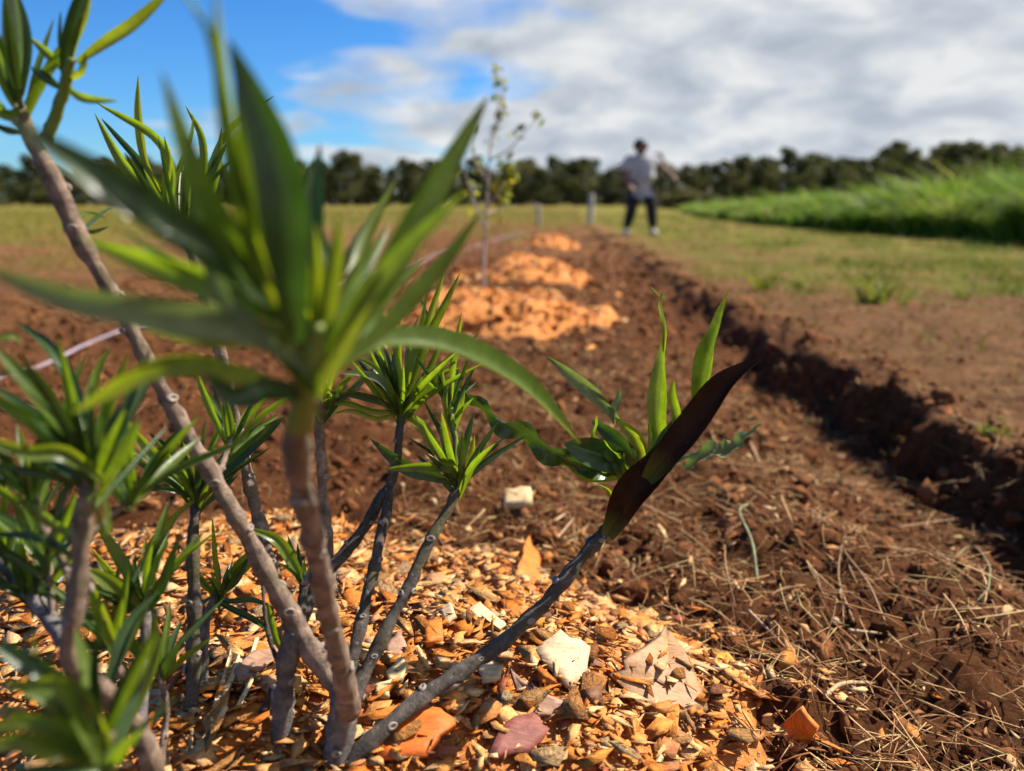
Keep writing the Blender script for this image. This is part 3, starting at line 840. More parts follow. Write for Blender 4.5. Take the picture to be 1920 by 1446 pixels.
# ------------------------------------------------------------------ the near shrub
base = P(640, 1500, 0.60)
base[2] = float(mound_h(0, np.array([base[0]]), np.array([base[1]]))[0][0])
shrub = tag(empty('young_shrub', base), 'multi stemmed shrub with narrow glossy leaves in the near mulch heap', 'shrub')
BASE = np.array(base)
ring_v, ring_f = [], []
for i in range(10):
    a_ = 2 * math.pi * i / 10
    for j, (rr_, zz_) in enumerate(((1.15, -0.25), (1.0, 0.42), (0.68, 0.5), (0.45, 0.05))):
        ring_v.append((rr_ * math.cos(a_), rr_ * math.sin(a_), zz_))
for i in range(10):
    k2 = (i + 1) % 10
    for j in range(3): ring_f.append((i * 4 + j, k2 * 4 + j, k2 * 4 + j + 1, i * 4 + j + 1))
ring_f.append(tuple(i * 4 + 3 for i in range(10)))
SCAR = mesh_from('leaf_scar', ring_v, ring_f, M['scar'], True)


def stem(pix, mat, scars=0, seed=0, scar_from=0.05, scar_to=0.95, knob=0.15):
    """pix: (px, py, depth, width px); a bumpy tapering stem with raised leaf scars"""
    r = random.Random(seed)
    pts = np.array([np.append(P(a_, b_, d), 0.43 * w * d / F) for a_, b_, d, w in pix])
    L = np.linalg.norm(np.diff(pts[:, :3], axis=0), axis=1).sum()
    n = max(14, int(L / 0.006))
    s = catmull(pts, n); path = s[:, :3]; rad = s[:, 3]
    ph = r.uniform(0, 9)
    jit = np.stack([0.0012 * np.interp(np.arange(n), np.arange(0, n + 4, 4), [r.uniform(-1, 1) for _ in range(0, n + 4, 4)][:len(np.arange(0, n + 4, 4))]) for _ in range(3)], -1)
    path = path + jit
    rad = rad * (1 + knob * np.array([r.uniform(-1, 1) for _ in range(n)]) * 0.7 + knob * 0.6 * np.sin(np.arange(n) * 0.9 + ph))
    v, f = tube(path - BASE, rad, 12)
    v = v + 0.0007 * np.array([[r.uniform(-1, 1) for _ in range(3)] for _ in range(len(v))])
    st = obj('stem', mesh_from('stem', v, f, M[mat], True), shrub)
    tang = unit(np.gradient(path, axis=0))
    for q in range(scars):
        u = scar_from + (scar_to - scar_from) * (q + r.uniform(-.3, .3) + 0.5) / scars
        i = min(n - 1, int(u * (n - 1))); tt = tang[i]
        e1 = unit(np.cross(tt, np.array((0.2, -0.9, 0.3)))); e2 = np.cross(tt, e1)
        ga = q * 2.4 + r.uniform(-.4, .4)
        d_ = math.cos(ga) * e1 + math.sin(ga) * e2
        o = obj('leaf_scar', SCAR, st)
        sc_ = min(0.0046, max(0.0022, rad[i] * 0.55)) * r.uniform(0.55, 1.15)
        o.location = Vector(path[i] + d_ * rad[i] * 0.98 - BASE)
        o.rotation_euler = Vector(d_).to_track_quat('Z', 'Y').to_euler()
        o.scale = (sc_ * 1.25, sc_ * 0.85, sc_ * 0.8)
    return st


lrand = random.Random(77)
WIDE = []


def leaf(par, pts, w, mat='leaf', roll=None, fold=0.35, wave=0.0, twist=0.0, shape=0.42, tip=1.0, nseg=16, wk=18.0):
    """pts: (px, py, depth) along the midrib from base to tip; w: greatest width in px at mid depth"""
    P3 = np.array([P(*q) for q in pts]); dm = np.mean([q[2] for q in pts]); W = w * dm / F
    c = catmull(P3, nseg + 1); tg = unit(np.gradient(c, axis=0))
    if roll is None: roll = lrand.uniform(-0.85, 0.85)
    W *= 0.84 if par not in WIDE else 0.93; fold = min(0.95, fold * (1.55 if par not in WIDE else 1.25))
    W = W / max(0.62, math.cos(min(0.9, abs(roll))))
    view = unit(CAMP - c)
    ph = lrand.uniform(0, 6.28)
    Vv = []; uv = []; cols = (-1, -0.75, -0.45, 0.0, 0.45, 0.75, 1)
    for i in range(nseg + 1):
        t_ = i / nseg
        nv = view[nseg // 2]; nv = unit(nv - tg[i] * (nv @ tg[i]))
        bb = np.cross(nv, tg[i]); ra = roll + twist * (t_ - 0.3)
        n2 = nv * math.cos(ra) + bb * math.sin(ra); b2 = np.cross(n2, tg[i])
        # lanceolate outline: narrow foot, widest near `shape`, drawn-out tip
        prof = 0.34 + 0.66 * min(1.0, t_ / shape) ** 0.8 if t_ < shape else max(0.0, 1 - ((t_ - shape) / (1 - shape)) ** (2.3 * tip))
        prof = max(0.10 if t_ < 0.9 else 0.05, min(1.0, prof) ** 0.85)
        prof *= 1 + 0.05 * math.sin(9 * t_ + ph)
        hw = W / 2 * prof
        for u in cols:
            side = 1 if u >= 0 else -1
            wv = wave * W * u * u * math.sin(wk * t_ + ph + (0.9 if side > 0 else 0))
            p_ = c[i] + b2 * (u * hw * math.cos(fold)) + n2 * (abs(u) ** 1.3 * hw * math.sin(fold) + wv * min(1, prof * 1.5))
            Vv.append(p_ - BASE); uv.append((t_, 0.5 + 0.5 * u))
    nc = len(cols); Fl = []
    for i in range(nseg):
        for j in range(nc - 1):
            Fl.append((i * nc + j, i * nc + j + 1, (i + 1) * nc + j + 1, (i + 1) * nc + j))
    return obj('leaf', mesh_from('leaf', np.array(Vv), np.array(Fl), M[mat], True, None, uv), par)


def tuft(par, head, axis_tip, n, length, w, mats, seed, spread=0.7):
    """short young leaves filling the middle of a rosette; head/axis_tip are (px,py,d)"""
    r = random.Random(seed); h = P(*head); ax = unit(P(*axis_tip) - h)
    e1 = unit(np.cross(ax, np.array((0.3, 1, 0.2)))); e2 = np.cross(ax, e1)
    for i in range(n):
        a_ = i * 2.4 + r.uniform(-.3, .3); sp = spread * r.uniform(0.35, 1.1); ln = length * r.uniform(0.55, 1.1)
        d_ = unit(ax + sp * (math.cos(a_) * e1 + math.sin(a_) * e2)); out = math.cos(a_) * e1 + math.sin(a_) * e2
        b0 = h - ax * 0.012 * r.uniform(0, 1.5); p1 = b0 + d_ * ln * 0.5; p2 = b0 + d_ * ln + out * ln * r.uniform(-.05, .25)
        pp = []
        for q in (b0, p1, p2):
            v_ = q - CAMP; dd = v_ @ FWD; pp.append((960 + F * v_[0] / dd, 723 - F * (v_ @ UPV) / dd, dd))
        leaf(par, pp, w * F / pp[1][2] * r.uniform(0.75, 1.15), r.choice(mats), fold=r.uniform(.2, .6), nseg=10)


# --- stems
sA = stem([(515, 1520, .62, 50), (522, 1446, .615, 46), (530, 1340, .61, 44), (538, 1240, .60, 42), (548, 1180, .595, 40)], 'bark_grey', 7, 1)
s1 = stem([(640, 1300, .60, 50), (590, 1225, .60, 46), (545, 1155, .595, 44), (500, 1080, .585, 40), (462, 1000, .575, 38), (405, 905, .56, 37), (350, 810, .55, 36),
           (300, 725, .54, 34), (255, 640, .53, 33), (212, 560, .52, 34), (165, 485, .51, 38), (130, 410, .50, 40), (95, 330, .49, 40), (62, 265, .485, 34), (38, 195, .48, 26)], 'bark', 18, 2)
sB = stem([(625, 1540, .61, 70), (628, 1446, .60, 66), (640, 1360, .595, 60), (650, 1285, .58, 52)], 'bark_grey', 4, 3)
s2 = stem([(655, 1330, .58, 56), (640, 1240, .54, 46), (612, 1150, .50, 46), (595, 1050, .46, 48), (578, 960, .42, 52), (563, 880, .385, 58), (562, 790, .35, 62), (578, 715, .325, 64), (592, 672, .315, 50)], 'bark', 8, 4, 0.1, 0.75)
s3 = stem([(655, 1330, .60, 34), (680, 1265, .615, 31), (725, 1175, .63, 28), (775, 1080, .65, 26), (815, 1000, .665, 24), (845, 940, .675, 20), (860, 900, .68, 16)], 'bark_dark', 10, 5)
s4 = stem([(645, 1290, .61, 28), (668, 1210, .625, 27), (690, 1120, .645, 25), (710, 1020, .665, 24), (732, 920, .685, 22), (748, 830, .695, 20), (755, 765, .70, 16)], 'bark_dark', 13, 6)
s5 = stem([(560, 1190, .63, 28), (590, 1110, .65, 28), (640, 1045, .665, 27), (690, 980, .68, 25), (735, 905, .69, 22)], 'bark_dark', 7, 7)
s6 = stem([(630, 1460, .59, 44), (690, 1395, .60, 40), (765, 1330, .62, 37), (860, 1262, .65, 34), (960, 1190, .68, 33), (1040, 1110, .70, 31), (1100, 1035, .715, 29), (1150, 980, .725, 26), (1195, 910, .735, 20), (1225, 855, .74, 16)], 'bark_dark', 16, 8, 0.02, 0.8)
s7 = stem([(625, 1110, .68, 26), (612, 1000, .685, 25), (604, 900, .69, 23), (600, 800, .69, 22), (612, 752, .69, 16)], 'bark', 9, 9)
s8 = stem([(555, 1200, .62, 30), (520, 1100, .65, 29), (488, 990, .67, 28), (462, 880, .68, 27), (440, 780, .68, 27), (412, 665, .67, 26), (385, 560, .66, 24), (352, 450, .645, 20), (335, 400, .64, 14)], 'bark', 14, 10)
s9 = stem([(335, 1500, .63, 32), (350, 1390, .63, 31), (362, 1270, .635, 30), (364, 1150, .64, 29), (362, 1040, .64, 28), (371, 930, .645, 20)], 'bark_dark', 11, 11)
s9b = stem([(365, 1440, .65, 26), (380, 1300, .655, 25), (384, 1180, .66, 23), (405, 1110, .665, 14)], 'bark_grey', 5, 12)
s10 = stem([(300, 1490, .50, 46), (262, 1380, .48, 42), (205, 1300, .46, 42), (138, 1235, .44, 42), (138, 1160, .43, 41), (150, 1060, .425, 40), (156, 960, .42, 40), (172, 890, .415, 28)], 'bark', 11, 13)
s11 = stem([(150, 1250, .47, 34), (105, 1180, .50, 34), (50, 1105, .52, 33), (-20, 1015, .54, 32)], 'bark_grey', 5, 14)
s12 = stem([(190, 1540, .37, 50), (180, 1450, .365, 46), (190, 1375, .355, 36)], 'bark', 0, 15)
s13 = stem([(262, 1390, .53, 26), (268, 1290, .54, 24), (275, 1200, .545, 20), (272, 1115, .55, 16)], 'bark_grey', 4, 16)
s15 = stem([(552, 1195, .615, 26), (568, 1130, .63, 20), (570, 1075, .635, 12)], 'bark_dark', 3, 17)
s16 = stem([(530, 1265, .60, 12), (505, 1190, .605, 9), (492, 1090, .61, 7)], 'bark_dark', 0, 18)
s17 = stem([(450, 1450, .64, 22), (480, 1370, .635, 20), (515, 1285, .625, 16)], 'bark_dark', 3, 19)
t2 = stem([(85, 262, .485, 26), (104, 205, .48, 24), (122, 155, .475, 24), (138, 112, .47, 18)], 'shoot', 0, 20, knob=0.04)
g2 = stem([(560, 800, .345, 58), (575, 720, .325, 60), (592, 660, .312, 54), (600, 610, .305, 30)], 'shoot', 0, 21, knob=0.04)
g6 = stem([(1140, 985, .718, 26), (1172, 945, .726, 26), (1205, 890, .734, 22), (1235, 825, .738, 12)], 'shoot', 0, 22, knob=0.04)

# --- front blurred rosette
WIDE.append(s2)
D = .31
leaf(s2, [(600, 700, .315), (480, 620, .30), (310, 588, .285), (140, 562, .27), (-40, 500, .26)], 74, 'leaf_grey', .25, .25)
leaf(s2, [(605, 690, .315), (530, 590, .31), (400, 535, .30), (270, 490, .295), (150, 445, .29)], 62, 'leaf', .3, .3)
leaf(s2, [(585, 650, .31), (460, 520, .29), (300, 410, .27), (150, 310, .255), (20, 225, .245)], 84, 'leaf_dark', -.3, .3)
leaf(s2, [(560, 640, .31), (500, 520, .29), (455, 350, .27), (425, 180, .26), (405, -20, .25)], 50, 'leaf_young', .55, .55)
leaf(s2, [(500, 560, .29), (440, 260, .262), (395, 60, .252), (330, -25, .245)], 30, 'leaf', .6, .5)
leaf(s2, [(555, 640, .30), (545, 480, .285), (520, 300, .275), (430, 75, .265)], 108, 'leaf_dark', .2, .4)
leaf(s2, [(535, 620, .305), (440, 470, .285), (365, 330, .27), (303, 135, .26)], 58, 'leaf', -.3, .35)
leaf(s2, [(560, 610, .30), (500, 400, .285), (470, 250, .275), (440, 110, .27)], 56, 'leaf', .6, .5)
leaf(s2, [(604, 690, .325), (590, 560, .33), (588, 420, .335), (600, 270, .34)], 56, 'leaf_dark', .15, .45)
leaf(s2, [(618, 690, .32), (700, 545, .325), (800, 370, .33), (915, 180, .34)], 66, 'leaf', -.45, .4)
leaf(s2, [(622, 700, .33), (730, 610, .345), (830, 500, .355), (905, 395, .36)], 42, 'leaf', .5, .35)
leaf(s2, [(560, 745, .325), (440, 700, .325), (300, 690, .325), (135, 775, .33)], 50, 'leaf_young', .1, .3)
leaf(s2, [(570, 740, .325), (500, 730, .31), (440, 745, .30), (380, 700, .29)], 56, 'leaf_dark', -.1, .3)
leaf(s2, [(598, 660, .33), (650, 560, .36), (690, 440, .385), (742, 338, .40)], 34, 'leaf_young', .2, .3)
leaf(s2, [(600, 640, .35), (640, 510, .38), (690, 420, .40), (738, 345, .41)], 20, 'leaf_dark', .3, .4)
leaf(s2, [(585, 640, .33), (570, 480, .35), (560, 360, .36), (575, 300, .365)], 40, 'leaf', .3, .4)
leaf(s2, [(605, 650, .33), (625, 540, .35), (615, 480, .36), (605, 430, .365)], 30, 'leaf_grey', .2, .3)
leaf(s2, [(540, 660, .30), (430, 560, .29), (390, 450, .285), (350, 330, .28)], 44, 'leaf_grey', .5, .35)
leaf(s2, [(600, 660, .33), (690, 620, .37), (720, 560, .39), (800, 480, .41)], 34, 'leaf_young', .3, .3)
leaf(s2, [(630, 690, .34), (730, 645, .40), (850, 655, .44), (980, 725, .48), (1088, 832, .52)], 60, 'leaf', .7, .45, 0, .5, .45, 1.5)
leaf(s2, [(590, 690, .32), (480, 640, .31), (400, 640, .305), (250, 610, .30)], 40, 'leaf_young', -.3, .3)
leaf(s2, [(600, 660, .32), (560, 560, .31), (520, 480, .30), (500, 380, .295)], 44, 'leaf_young', .6, .5)

# --- top left shoots
leaf(s1, [(36, 190, .48), (32, 110, .475), (28, 30, .47), (15, -70, .465)], 48, 'leaf_grey', .4, .3)
leaf(s1, [(40, 180, .475), (50, 100, .47), (45, 40, .465), (30, -20, .46)], 24, 'leaf_dark', -.2, .4)
leaf(s1, [(30, 200, .48), (10, 150, .475), (-10, 90, .47), (-25, 20, .46)], 40, 'leaf', .2, .3)
leaf(s1, [(40, 205, .48), (15, 215, .47), (-25, 195, .46)], 30, 'leaf', .2, .3)
leaf(s1, [(45, 195, .48), (56, 180, .48), (70, 168, .48)], 12, 'leaf_young')
leaf(s1, [(45, 250, .485), (15, 245, .48), (-20, 230, .47)], 18, 'leaf_dark')
leaf(t2, [(122, 140, .475), (130, 90, .47), (146, 30, .465), (170, -45, .46)], 40, 'leaf_dark', .4, .35)
leaf(t2, [(132, 130, .472), (140, 80, .468), (160, 30, .463), (172, -30, .46)], 22, 'leaf_young', .3, .35)
leaf(t2, [(146, 118, .472), (195, 85, .47), (255, 45, .468), (325, -22, .465)], 32, 'leaf_young', .5, .35)
leaf(t2, [(118, 132, .475), (95, 105, .48), (58, 72, .485)], 24, 'leaf', .2)
leaf(t2, [(118, 118, .475), (113, 80, .475), (114, 20, .475)], 10, 'leaf_dark')
leaf(t2, [(112, 165, .477), (90, 148, .475), (58, 126, .473)], 26, 'leaf_dark', .1)
leaf(t2, [(122, 165, .475), (160, 186, .465), (222, 190, .46)], 22, 'leaf', .3)
leaf(t2, [(128, 150, .475), (150, 130, .47), (160, 100, .468)], 18, 'leaf_young')
# --- rosette behind it
leaf(s8, [(335, 420, .645), (290, 365, .64), (235, 310, .635), (178, 213, .63)], 28, 'leaf', .4, .4)
leaf(s8, [(318, 400, .64), (322, 320, .635), (290, 255, .63), (180, 192, .62)], 24, 'leaf', .3, .35)
leaf(s8, [(300, 360, .645), (272, 300, .645), (260, 220, .645), (259, 142, .645)], 22, 'leaf_young', .2, .4)
leaf(s8, [(322, 380, .65), (270, 310, .65), (225, 260, .65), (190, 222, .65)], 20, 'leaf_dark', .4, .4)
leaf(s8, [(318, 410, .635), (312, 350, .63), (318, 300, .628), (308, 255, .625)], 24, 'leaf_young', .2, .5)
leaf(s8, [(345, 430, .64), (380, 340, .645), (380, 260, .65), (348, 198, .655)], 22, 'leaf', .3, .4)
leaf(s8, [(350, 430, .65), (390, 330, .66), (430, 245, .67), (514, 180, .68)], 18, 'leaf_dark', .3, .4)
leaf(s8, [(330, 400, .645), (325, 340, .645), (355, 260, .645), (362, 215, .645)], 14, 'leaf_young')
leaf(s8, [(345, 450, .65), (390, 380, .66), (410, 300, .66), (415, 240, .66)], 24, 'leaf', .2)
tuft(s8, (338, 420, .64), (325, 330, .64), 8, .035, .007, ['leaf', 'leaf_young', 'leaf_dark'], 3)
leaf(s1, [(148, 445, .52), (170, 420, .56), (200, 395, .60), (222, 388, .62)], 10, 'leaf_dark')
leaf(s1, [(150, 430, .52), (175, 432, .55), (205, 425, .58)], 12, 'leaf_dark')
leaf(s1, [(145, 415, .52), (165, 400, .56), (200, 410, .6)], 8, 'leaf')

# --- left rosette
leaf(s10, [(182, 885, .415), (130, 810, .40), (70, 740, .39), (-20, 640, .38)], 44, 'leaf', -.3, .3)
leaf(s10, [(170, 850, .42), (135, 730, .43), (95, 655, .435), (32, 604, .44)], 34, 'leaf_dark', -.35, .35)
leaf(s10, [(190, 895, .41), (120, 850, .395), (50, 848, .385), (-40, 820, .375)], 44, 'leaf_young', .1, .35)
leaf(s10, [(175, 880, .41), (110, 820, .40), (50, 780, .39), (-30, 735, .38)], 44, 'leaf', .4, .3)
leaf(s10, [(168, 860, .42), (165, 790, .43), (180, 710, .44), (205, 650, .445)], 30, 'leaf_young', .3, .35)
leaf(s10, [(190, 890, .415), (220, 810, .42), (248, 740, .425), (284, 652, .43)], 26, 'leaf_dark', .3, .4)
leaf(s10, [(182, 880, .42), (195, 800, .43), (215, 740, .43), (226, 690, .43)], 22, 'leaf', .2)
leaf(s10, [(150, 910, .415), (90, 890, .40), (-20, 870, .39)], 28, 'leaf_dark', .2)
leaf(s10, [(165, 870, .42), (130, 790, .43), (140, 720, .435), (165, 660, .44)], 26, 'leaf', .3)
leaf(s10, [(195, 905, .41), (235, 850, .405), (262, 790, .40)], 30, 'leaf', .3)
leaf(s10, [(160, 880, .41), (110, 770, .40), (60, 700, .39), (-20, 700, .385)], 30, 'leaf_dark', .4)
leaf(s10, [(150, 900, .42), (120, 920, .415), (100, 985, .41)], 24, 'leaf_dark', .3)
leaf(s10, [(178, 935, .42), (200, 1000, .42), (190, 900, .42)], 16, 'leaf_young')
tuft(s10, (180, 885, .415), (185, 800, .415), 6, .035, .007, ['leaf', 'leaf_young'], 4)
leaf(s10, [(40, 640, .42), (20, 632, .415), (-20, 640, .41)], 16, 'leaf_young')
# --- rosette at the dark stem
leaf(s9, [(376, 925, .645), (330, 880, .635), (285, 850, .63), (232, 785, .62)], 32, 'leaf_young', .1, .3)
leaf(s9, [(372, 920, .645), (392, 860, .65), (405, 820, .65), (422, 772, .655)], 18, 'leaf', .3)
leaf(s9, [(376, 922, .645), (420, 875, .645), (475, 830, .645), (533, 782, .645)], 46, 'leaf_dark', .2, .3)
leaf(s9, [(366, 935, .645), (300, 915, .63), (212, 932, .62)], 14, 'leaf_dark')
leaf(s9, [(368, 935, .64), (330, 965, .63), (290, 1010, .625), (250, 1078, .62)], 18, 'leaf_young', .2)
leaf(s9, [(366, 915, .65), (335, 860, .655), (300, 830, .66), (280, 812, .66)], 26, 'leaf_dark', .2)
leaf(s9, [(370, 915, .65), (350, 860, .66), (330, 830, .66), (250, 870, .66)], 18, 'leaf', .2)
leaf(s9, [(362, 910, .645), (310, 900, .65), (275, 895, .655)], 20, 'leaf')
tuft(s9, (370, 930, .645), (372, 860, .65), 8, .04, .007, ['leaf', 'leaf_young', 'leaf_dark'], 5, .9)
# --- mid left rosette
leaf(s13, [(268, 1125, .55), (240, 1080, .545), (210, 1030, .545), (178, 980, .54)], 32, 'leaf', -.4, .35)
leaf(s13, [(262, 1135, .545), (225, 1110, .53), (195, 1085, .525), (160, 1065, .52)], 40, 'leaf_young', .1, .25)
leaf(s13, [(268, 1120, .55), (280, 1060, .56), (310, 1000, .565), (348, 945, .57)], 16, 'leaf_young', .2)
leaf(s13, [(262, 1100, .55), (250, 1070, .555), (254, 1038, .555)], 14, 'leaf_dark')
leaf(s13, [(272, 1130, .55), (300, 1110, .54), (318, 1060, .535), (338, 1005, .53)], 24, 'leaf_dark', .3)
leaf(s13, [(195, 1320, .46), (225, 1215, .47), (255, 1155, .48), (298, 1110, .49)], 34, 'leaf_dark', .2, .35)
leaf(s13, [(225, 1230, .50), (200, 1180, .495), (185, 1140, .49), (165, 1085, .485)], 34, 'leaf_young', .2, .3)
leaf(s13, [(205, 1440, .46), (240, 1350, .465), (280, 1270, .47), (306, 1185, .475)], 36, 'leaf', .35, .35)
leaf(s13, [(215, 1215, .51), (180, 1210, .505), (150, 1215, .50), (140, 1250, .5)], 22, 'leaf_dark', .2)
leaf(s10, [(140, 1005, .425), (105, 985, .43), (65, 955, .44), (25, 922, .445)], 30, 'leaf', .3, .35)
leaf(s10, [(140, 1045, .425), (95, 1015, .43), (45, 1003, .435), (-30, 1002, .44)], 22, 'leaf_dark', .2)
leaf(s10, [(130, 1040, .43), (100, 1020, .43), (80, 1005, .43)], 28, 'leaf', .2)
leaf(s11, [(60, 1110, .52), (35, 1060, .53), (50, 990, .535), (64, 960, .54)], 16, 'leaf_dark', .3)
leaf(s11, [(70, 1120, .515), (95, 1085, .52), (120, 1040, .525)], 18, 'leaf_dark')
leaf(s11, [(60, 1115, .52), (20, 1100, .51), (-30, 1095, .50)], 18, 'leaf_dark', .2)
leaf(s11, [(60, 1115, .52), (100, 1115, .51), (190, 1130, .50)], 18, 'leaf_dark', .2)
leaf(s11, [(55, 1110, .52), (60, 1080, .53), (40, 1040, .54)], 22, 'leaf', .3)
leaf(s11, [(65, 1112, .52), (85, 1090, .53), (130, 1070, .54)], 16, 'leaf_young', .3)
# --- lower left blurred rosette
leaf(s12, [(195, 1380, .355), (140, 1310, .345), (70, 1255, .34), (-30, 1195, .335)], 60, 'leaf_dark', .1, .35)
leaf(s12, [(200, 1390, .35), (150, 1310, .34), (90, 1285, .335), (0, 1290, .33)], 54, 'leaf_young', .2, .3)
leaf(s12, [(175, 1400, .35), (110, 1365, .34), (50, 1355, .335), (-30, 1365, .33)], 46, 'leaf_young', .1, .3)
leaf(s12, [(160, 1400, .36), (110, 1340, .365), (75, 1270, .37), (62, 1180, .375)], 18, 'leaf', .2)
leaf(s12, [(170, 1400, .36), (130, 1350, .365), (110, 1310, .37), (60, 1290, .37)], 44, 'leaf_grey', .1)
leaf(s12, [(185, 1420, .35), (110, 1410, .34), (40, 1390, .33), (-40, 1400, .325)], 50, 'leaf', .2)
leaf(s12, [(190, 1440, .345), (120, 1450, .335), (60, 1450, .33), (-30, 1470, .32)], 50, 'leaf_dark', .2)
leaf(s12, [(195, 1400, .355), (215, 1340, .36), (235, 1290, .365), (255, 1250, .37)], 34, 'leaf_dark', .3)
tuft(s12, (188, 1390, .355), (170, 1300, .35), 6, .04, .008, ['leaf', 'leaf_dark'], 6, .9)
# --- small rosettes over the mulch
leaf(s9b, [(412, 1108, .665), (405, 1060, .665), (402, 1020, .665), (398, 970, .665)], 13, 'leaf_young', .1)
leaf(s9b, [(415, 1110, .665), (430, 1085, .665), (445, 1060, .665), (467, 1032, .665)], 24, 'leaf', -.3)
leaf(s9b, [(420, 1112, .66), (440, 1095, .66), (455, 1070, .66), (468, 1040, .66)], 16, 'leaf_dark', .3)
leaf(s9b, [(410, 1110, .665), (390, 1100, .66), (372, 1080, .66)], 18, 'leaf')
leaf(s9b, [(405, 1115, .665), (430, 1128, .655), (470, 1125, .65), (515, 1140, .645)], 16, 'leaf_dark', .2)
leaf(s9b, [(400, 1125, .665), (440, 1145, .655), (480, 1165, .65), (528, 1198, .645)], 18, 'leaf_dark', .2)
leaf(s9b, [(405, 1115, .67), (375, 1135, .67), (340, 1140, .67)], 12, 'leaf_dark')
leaf(s15, [(570, 1095, .635), (545, 1050, .63), (515, 1012, .625), (462, 990, .62)], 30, 'leaf', -.2, .35)
leaf(s15, [(568, 1080, .635), (550, 1030, .64), (538, 1000, .64)], 8, 'leaf_dark')
leaf(s15, [(525, 1215, .61), (512, 1185, .61), (502, 1130, .61)], 24, 'leaf', .2)
leaf(s15, [(572, 1095, .635), (566, 1075, .63), (570, 1050, .63)], 16, 'leaf_young')
# --- rosette in the middle (S4, S7)
h4 = (752, 770, .70)
for pts, w, mt in (([h4, (785, 660, .70), (808, 590, .70), (835, 505, .70)], 22, 'leaf_young'),
                   ([h4, (790, 650, .695), (825, 580, .69), (862, 512, .69)], 26, 'leaf_young'),
                   ([h4, (775, 660, .705), (790, 600, .705), (800, 545, .705)], 18, 'leaf'),
                   ([h4, (770, 690, .70), (772, 640, .70), (785, 595, .70)], 22, 'leaf_grey'),
                   ([h4, (800, 640, .71), (800, 600, .71), (782, 545, .71)], 16, 'leaf_dark'),
                   ([h4, (725, 680, .70), (705, 630, .70), (690, 575, .70)], 14, 'leaf_dark'),
                   ([h4, (715, 720, .69), (680, 705, .685), (635, 700, .68)], 22, 'leaf_grey'),
                   ([h4, (735, 715, .70), (715, 680, .70), (700, 655, .70)], 20, 'leaf_dark'),
                   ([h4, (700, 745, .69), (650, 735, .685), (605, 735, .68)], 20, 'leaf_dark'),
                   ([h4, (700, 770, .69), (650, 755, .685), (600, 760, .68)], 16, 'leaf'),
                   ([h4, (710, 785, .69), (660, 770, .685), (625, 775, .68)], 14, 'leaf_young'),
                   ([h4, (790, 800, .69), (815, 840, .685), (842, 890, .68)], 30, 'leaf'),
                   ([h4, (800, 735, .70), (830, 700, .70), (866, 690, .70)], 18, 'leaf'),
                   ([h4, (760, 700, .69), (770, 670, .69), (775, 620, .69)], 24, 'leaf_young'),
                   ([h4, (745, 700, .69), (740, 680, .69), (745, 640, .69)], 22, 'leaf_dark'),
                   ([h4, (785, 720, .70), (810, 680, .70), (835, 610, .70)], 18, 'leaf'),
                   ([h4, (730, 735, .705), (700, 690, .71), (655, 665, .715)], 18, 'leaf')):
    leaf(s4, pts, w, mt, None, .35)
tuft(s4, h4, (760, 680, .70), 9, .045, .007, ['leaf', 'leaf_young', 'leaf_dark'], 7, 1.0)
h7 = (612, 755, .69)
leaf(s7, [h7, (640, 745, .69), (690, 700, .69), (700, 690, .69)], 20, 'leaf_grey')
leaf(s7, [h7, (590, 760, .69), (560, 745, .69), (520, 750, .69)], 18, 'leaf_dark')
tuft(s7, h7, (625, 700, .69), 7, .035, .006, ['leaf_young', 'leaf'], 8, 1.1)
h3b = (845, 760, .69)
s3b = stem([(862, 905, .68, 14), (855, 840, .685, 13), (845, 765, .69, 12)], 'shoot', 0, 30, knob=.04)
for pts, w, mt in (([h3b, (850, 690, .69), (858, 640, .69), (866, 585, .69)], 18, 'leaf_young'), ([h3b, (850, 690, .685), (865, 650, .68), (878, 632, .68)], 14, 'leaf'),
                   ([h3b, (835, 740, .69), (833, 720, .69), (828, 690, .69)], 16, 'leaf'), ([(846, 810, .69), (838, 770, .685), (835, 745, .685), (836, 715, .685)], 18, 'leaf_young'),
                   ([(850, 815, .69), (862, 780, .685), (868, 755, .68), (872, 730, .68)], 16, 'leaf')):
    leaf(s3b, pts, w, mt)
h3 = (860, 905, .68)
for pts, w, mt in (([h3, (810, 888, .67), (760, 870, .665), (694, 822, .66)], 36, 'leaf_dark'), ([h3, (868, 860, .675), (878, 820, .67), (888, 775, .67)], 20, 'leaf_dark'),
                   ([h3, (850, 880, .665), (800, 875, .66), (720, 880, .65)], 26, 'leaf'), ([h3, (845, 870, .68), (835, 840, .68), (825, 800, .68)], 24, 'leaf'),
                   ([h3, (875, 870, .68), (885, 850, .68), (890, 815, .68)], 16, 'leaf_young'), ([h3, (862, 870, .67), (860, 840, .67), (868, 810, .67)], 20, 'leaf')):
    leaf(s3, pts, w, mt)
tuft(s3, (872, 880, .68), (882, 820, .68), 7, .022, .004, ['leaf_young'], 9, .8)
# --- right branch with broad, wavy and curled leaves
leaf(s6, [(1240, 838, .735), (1234, 780, .73), (1240, 700, .73), (1246, 625, .73)], 64, 'leaf', .15, .45, .03, .8, .42, .42)
leaf(s6, [(1244, 660, .73), (1249, 610, .73), (1241, 575, .73), (1244, 543, .73)], 19, 'leaf_young', .5, .6, .05, 2.0)
leaf(s6, [(1248, 560, .73), (1235, 552, .73), (1220, 538, .73)], 5, 'leaf_young')
leaf(s6, [(1268, 830, .74), (1270, 780, .745), (1262, 740, .745), (1264, 712, .745)], 26, 'leaf', .3)
leaf(s6, [(1310, 790, .72), (1325, 710, .715), (1342, 640, .715), (1366, 548, .715)], 72, 'leaf', .45, .75, .04, .5, .38, .62)
leaf(s6, [(1318, 760, .725), (1315, 700, .725), (1322, 650, .725), (1345, 600, .725)], 30, 'leaf', -.3, .4)
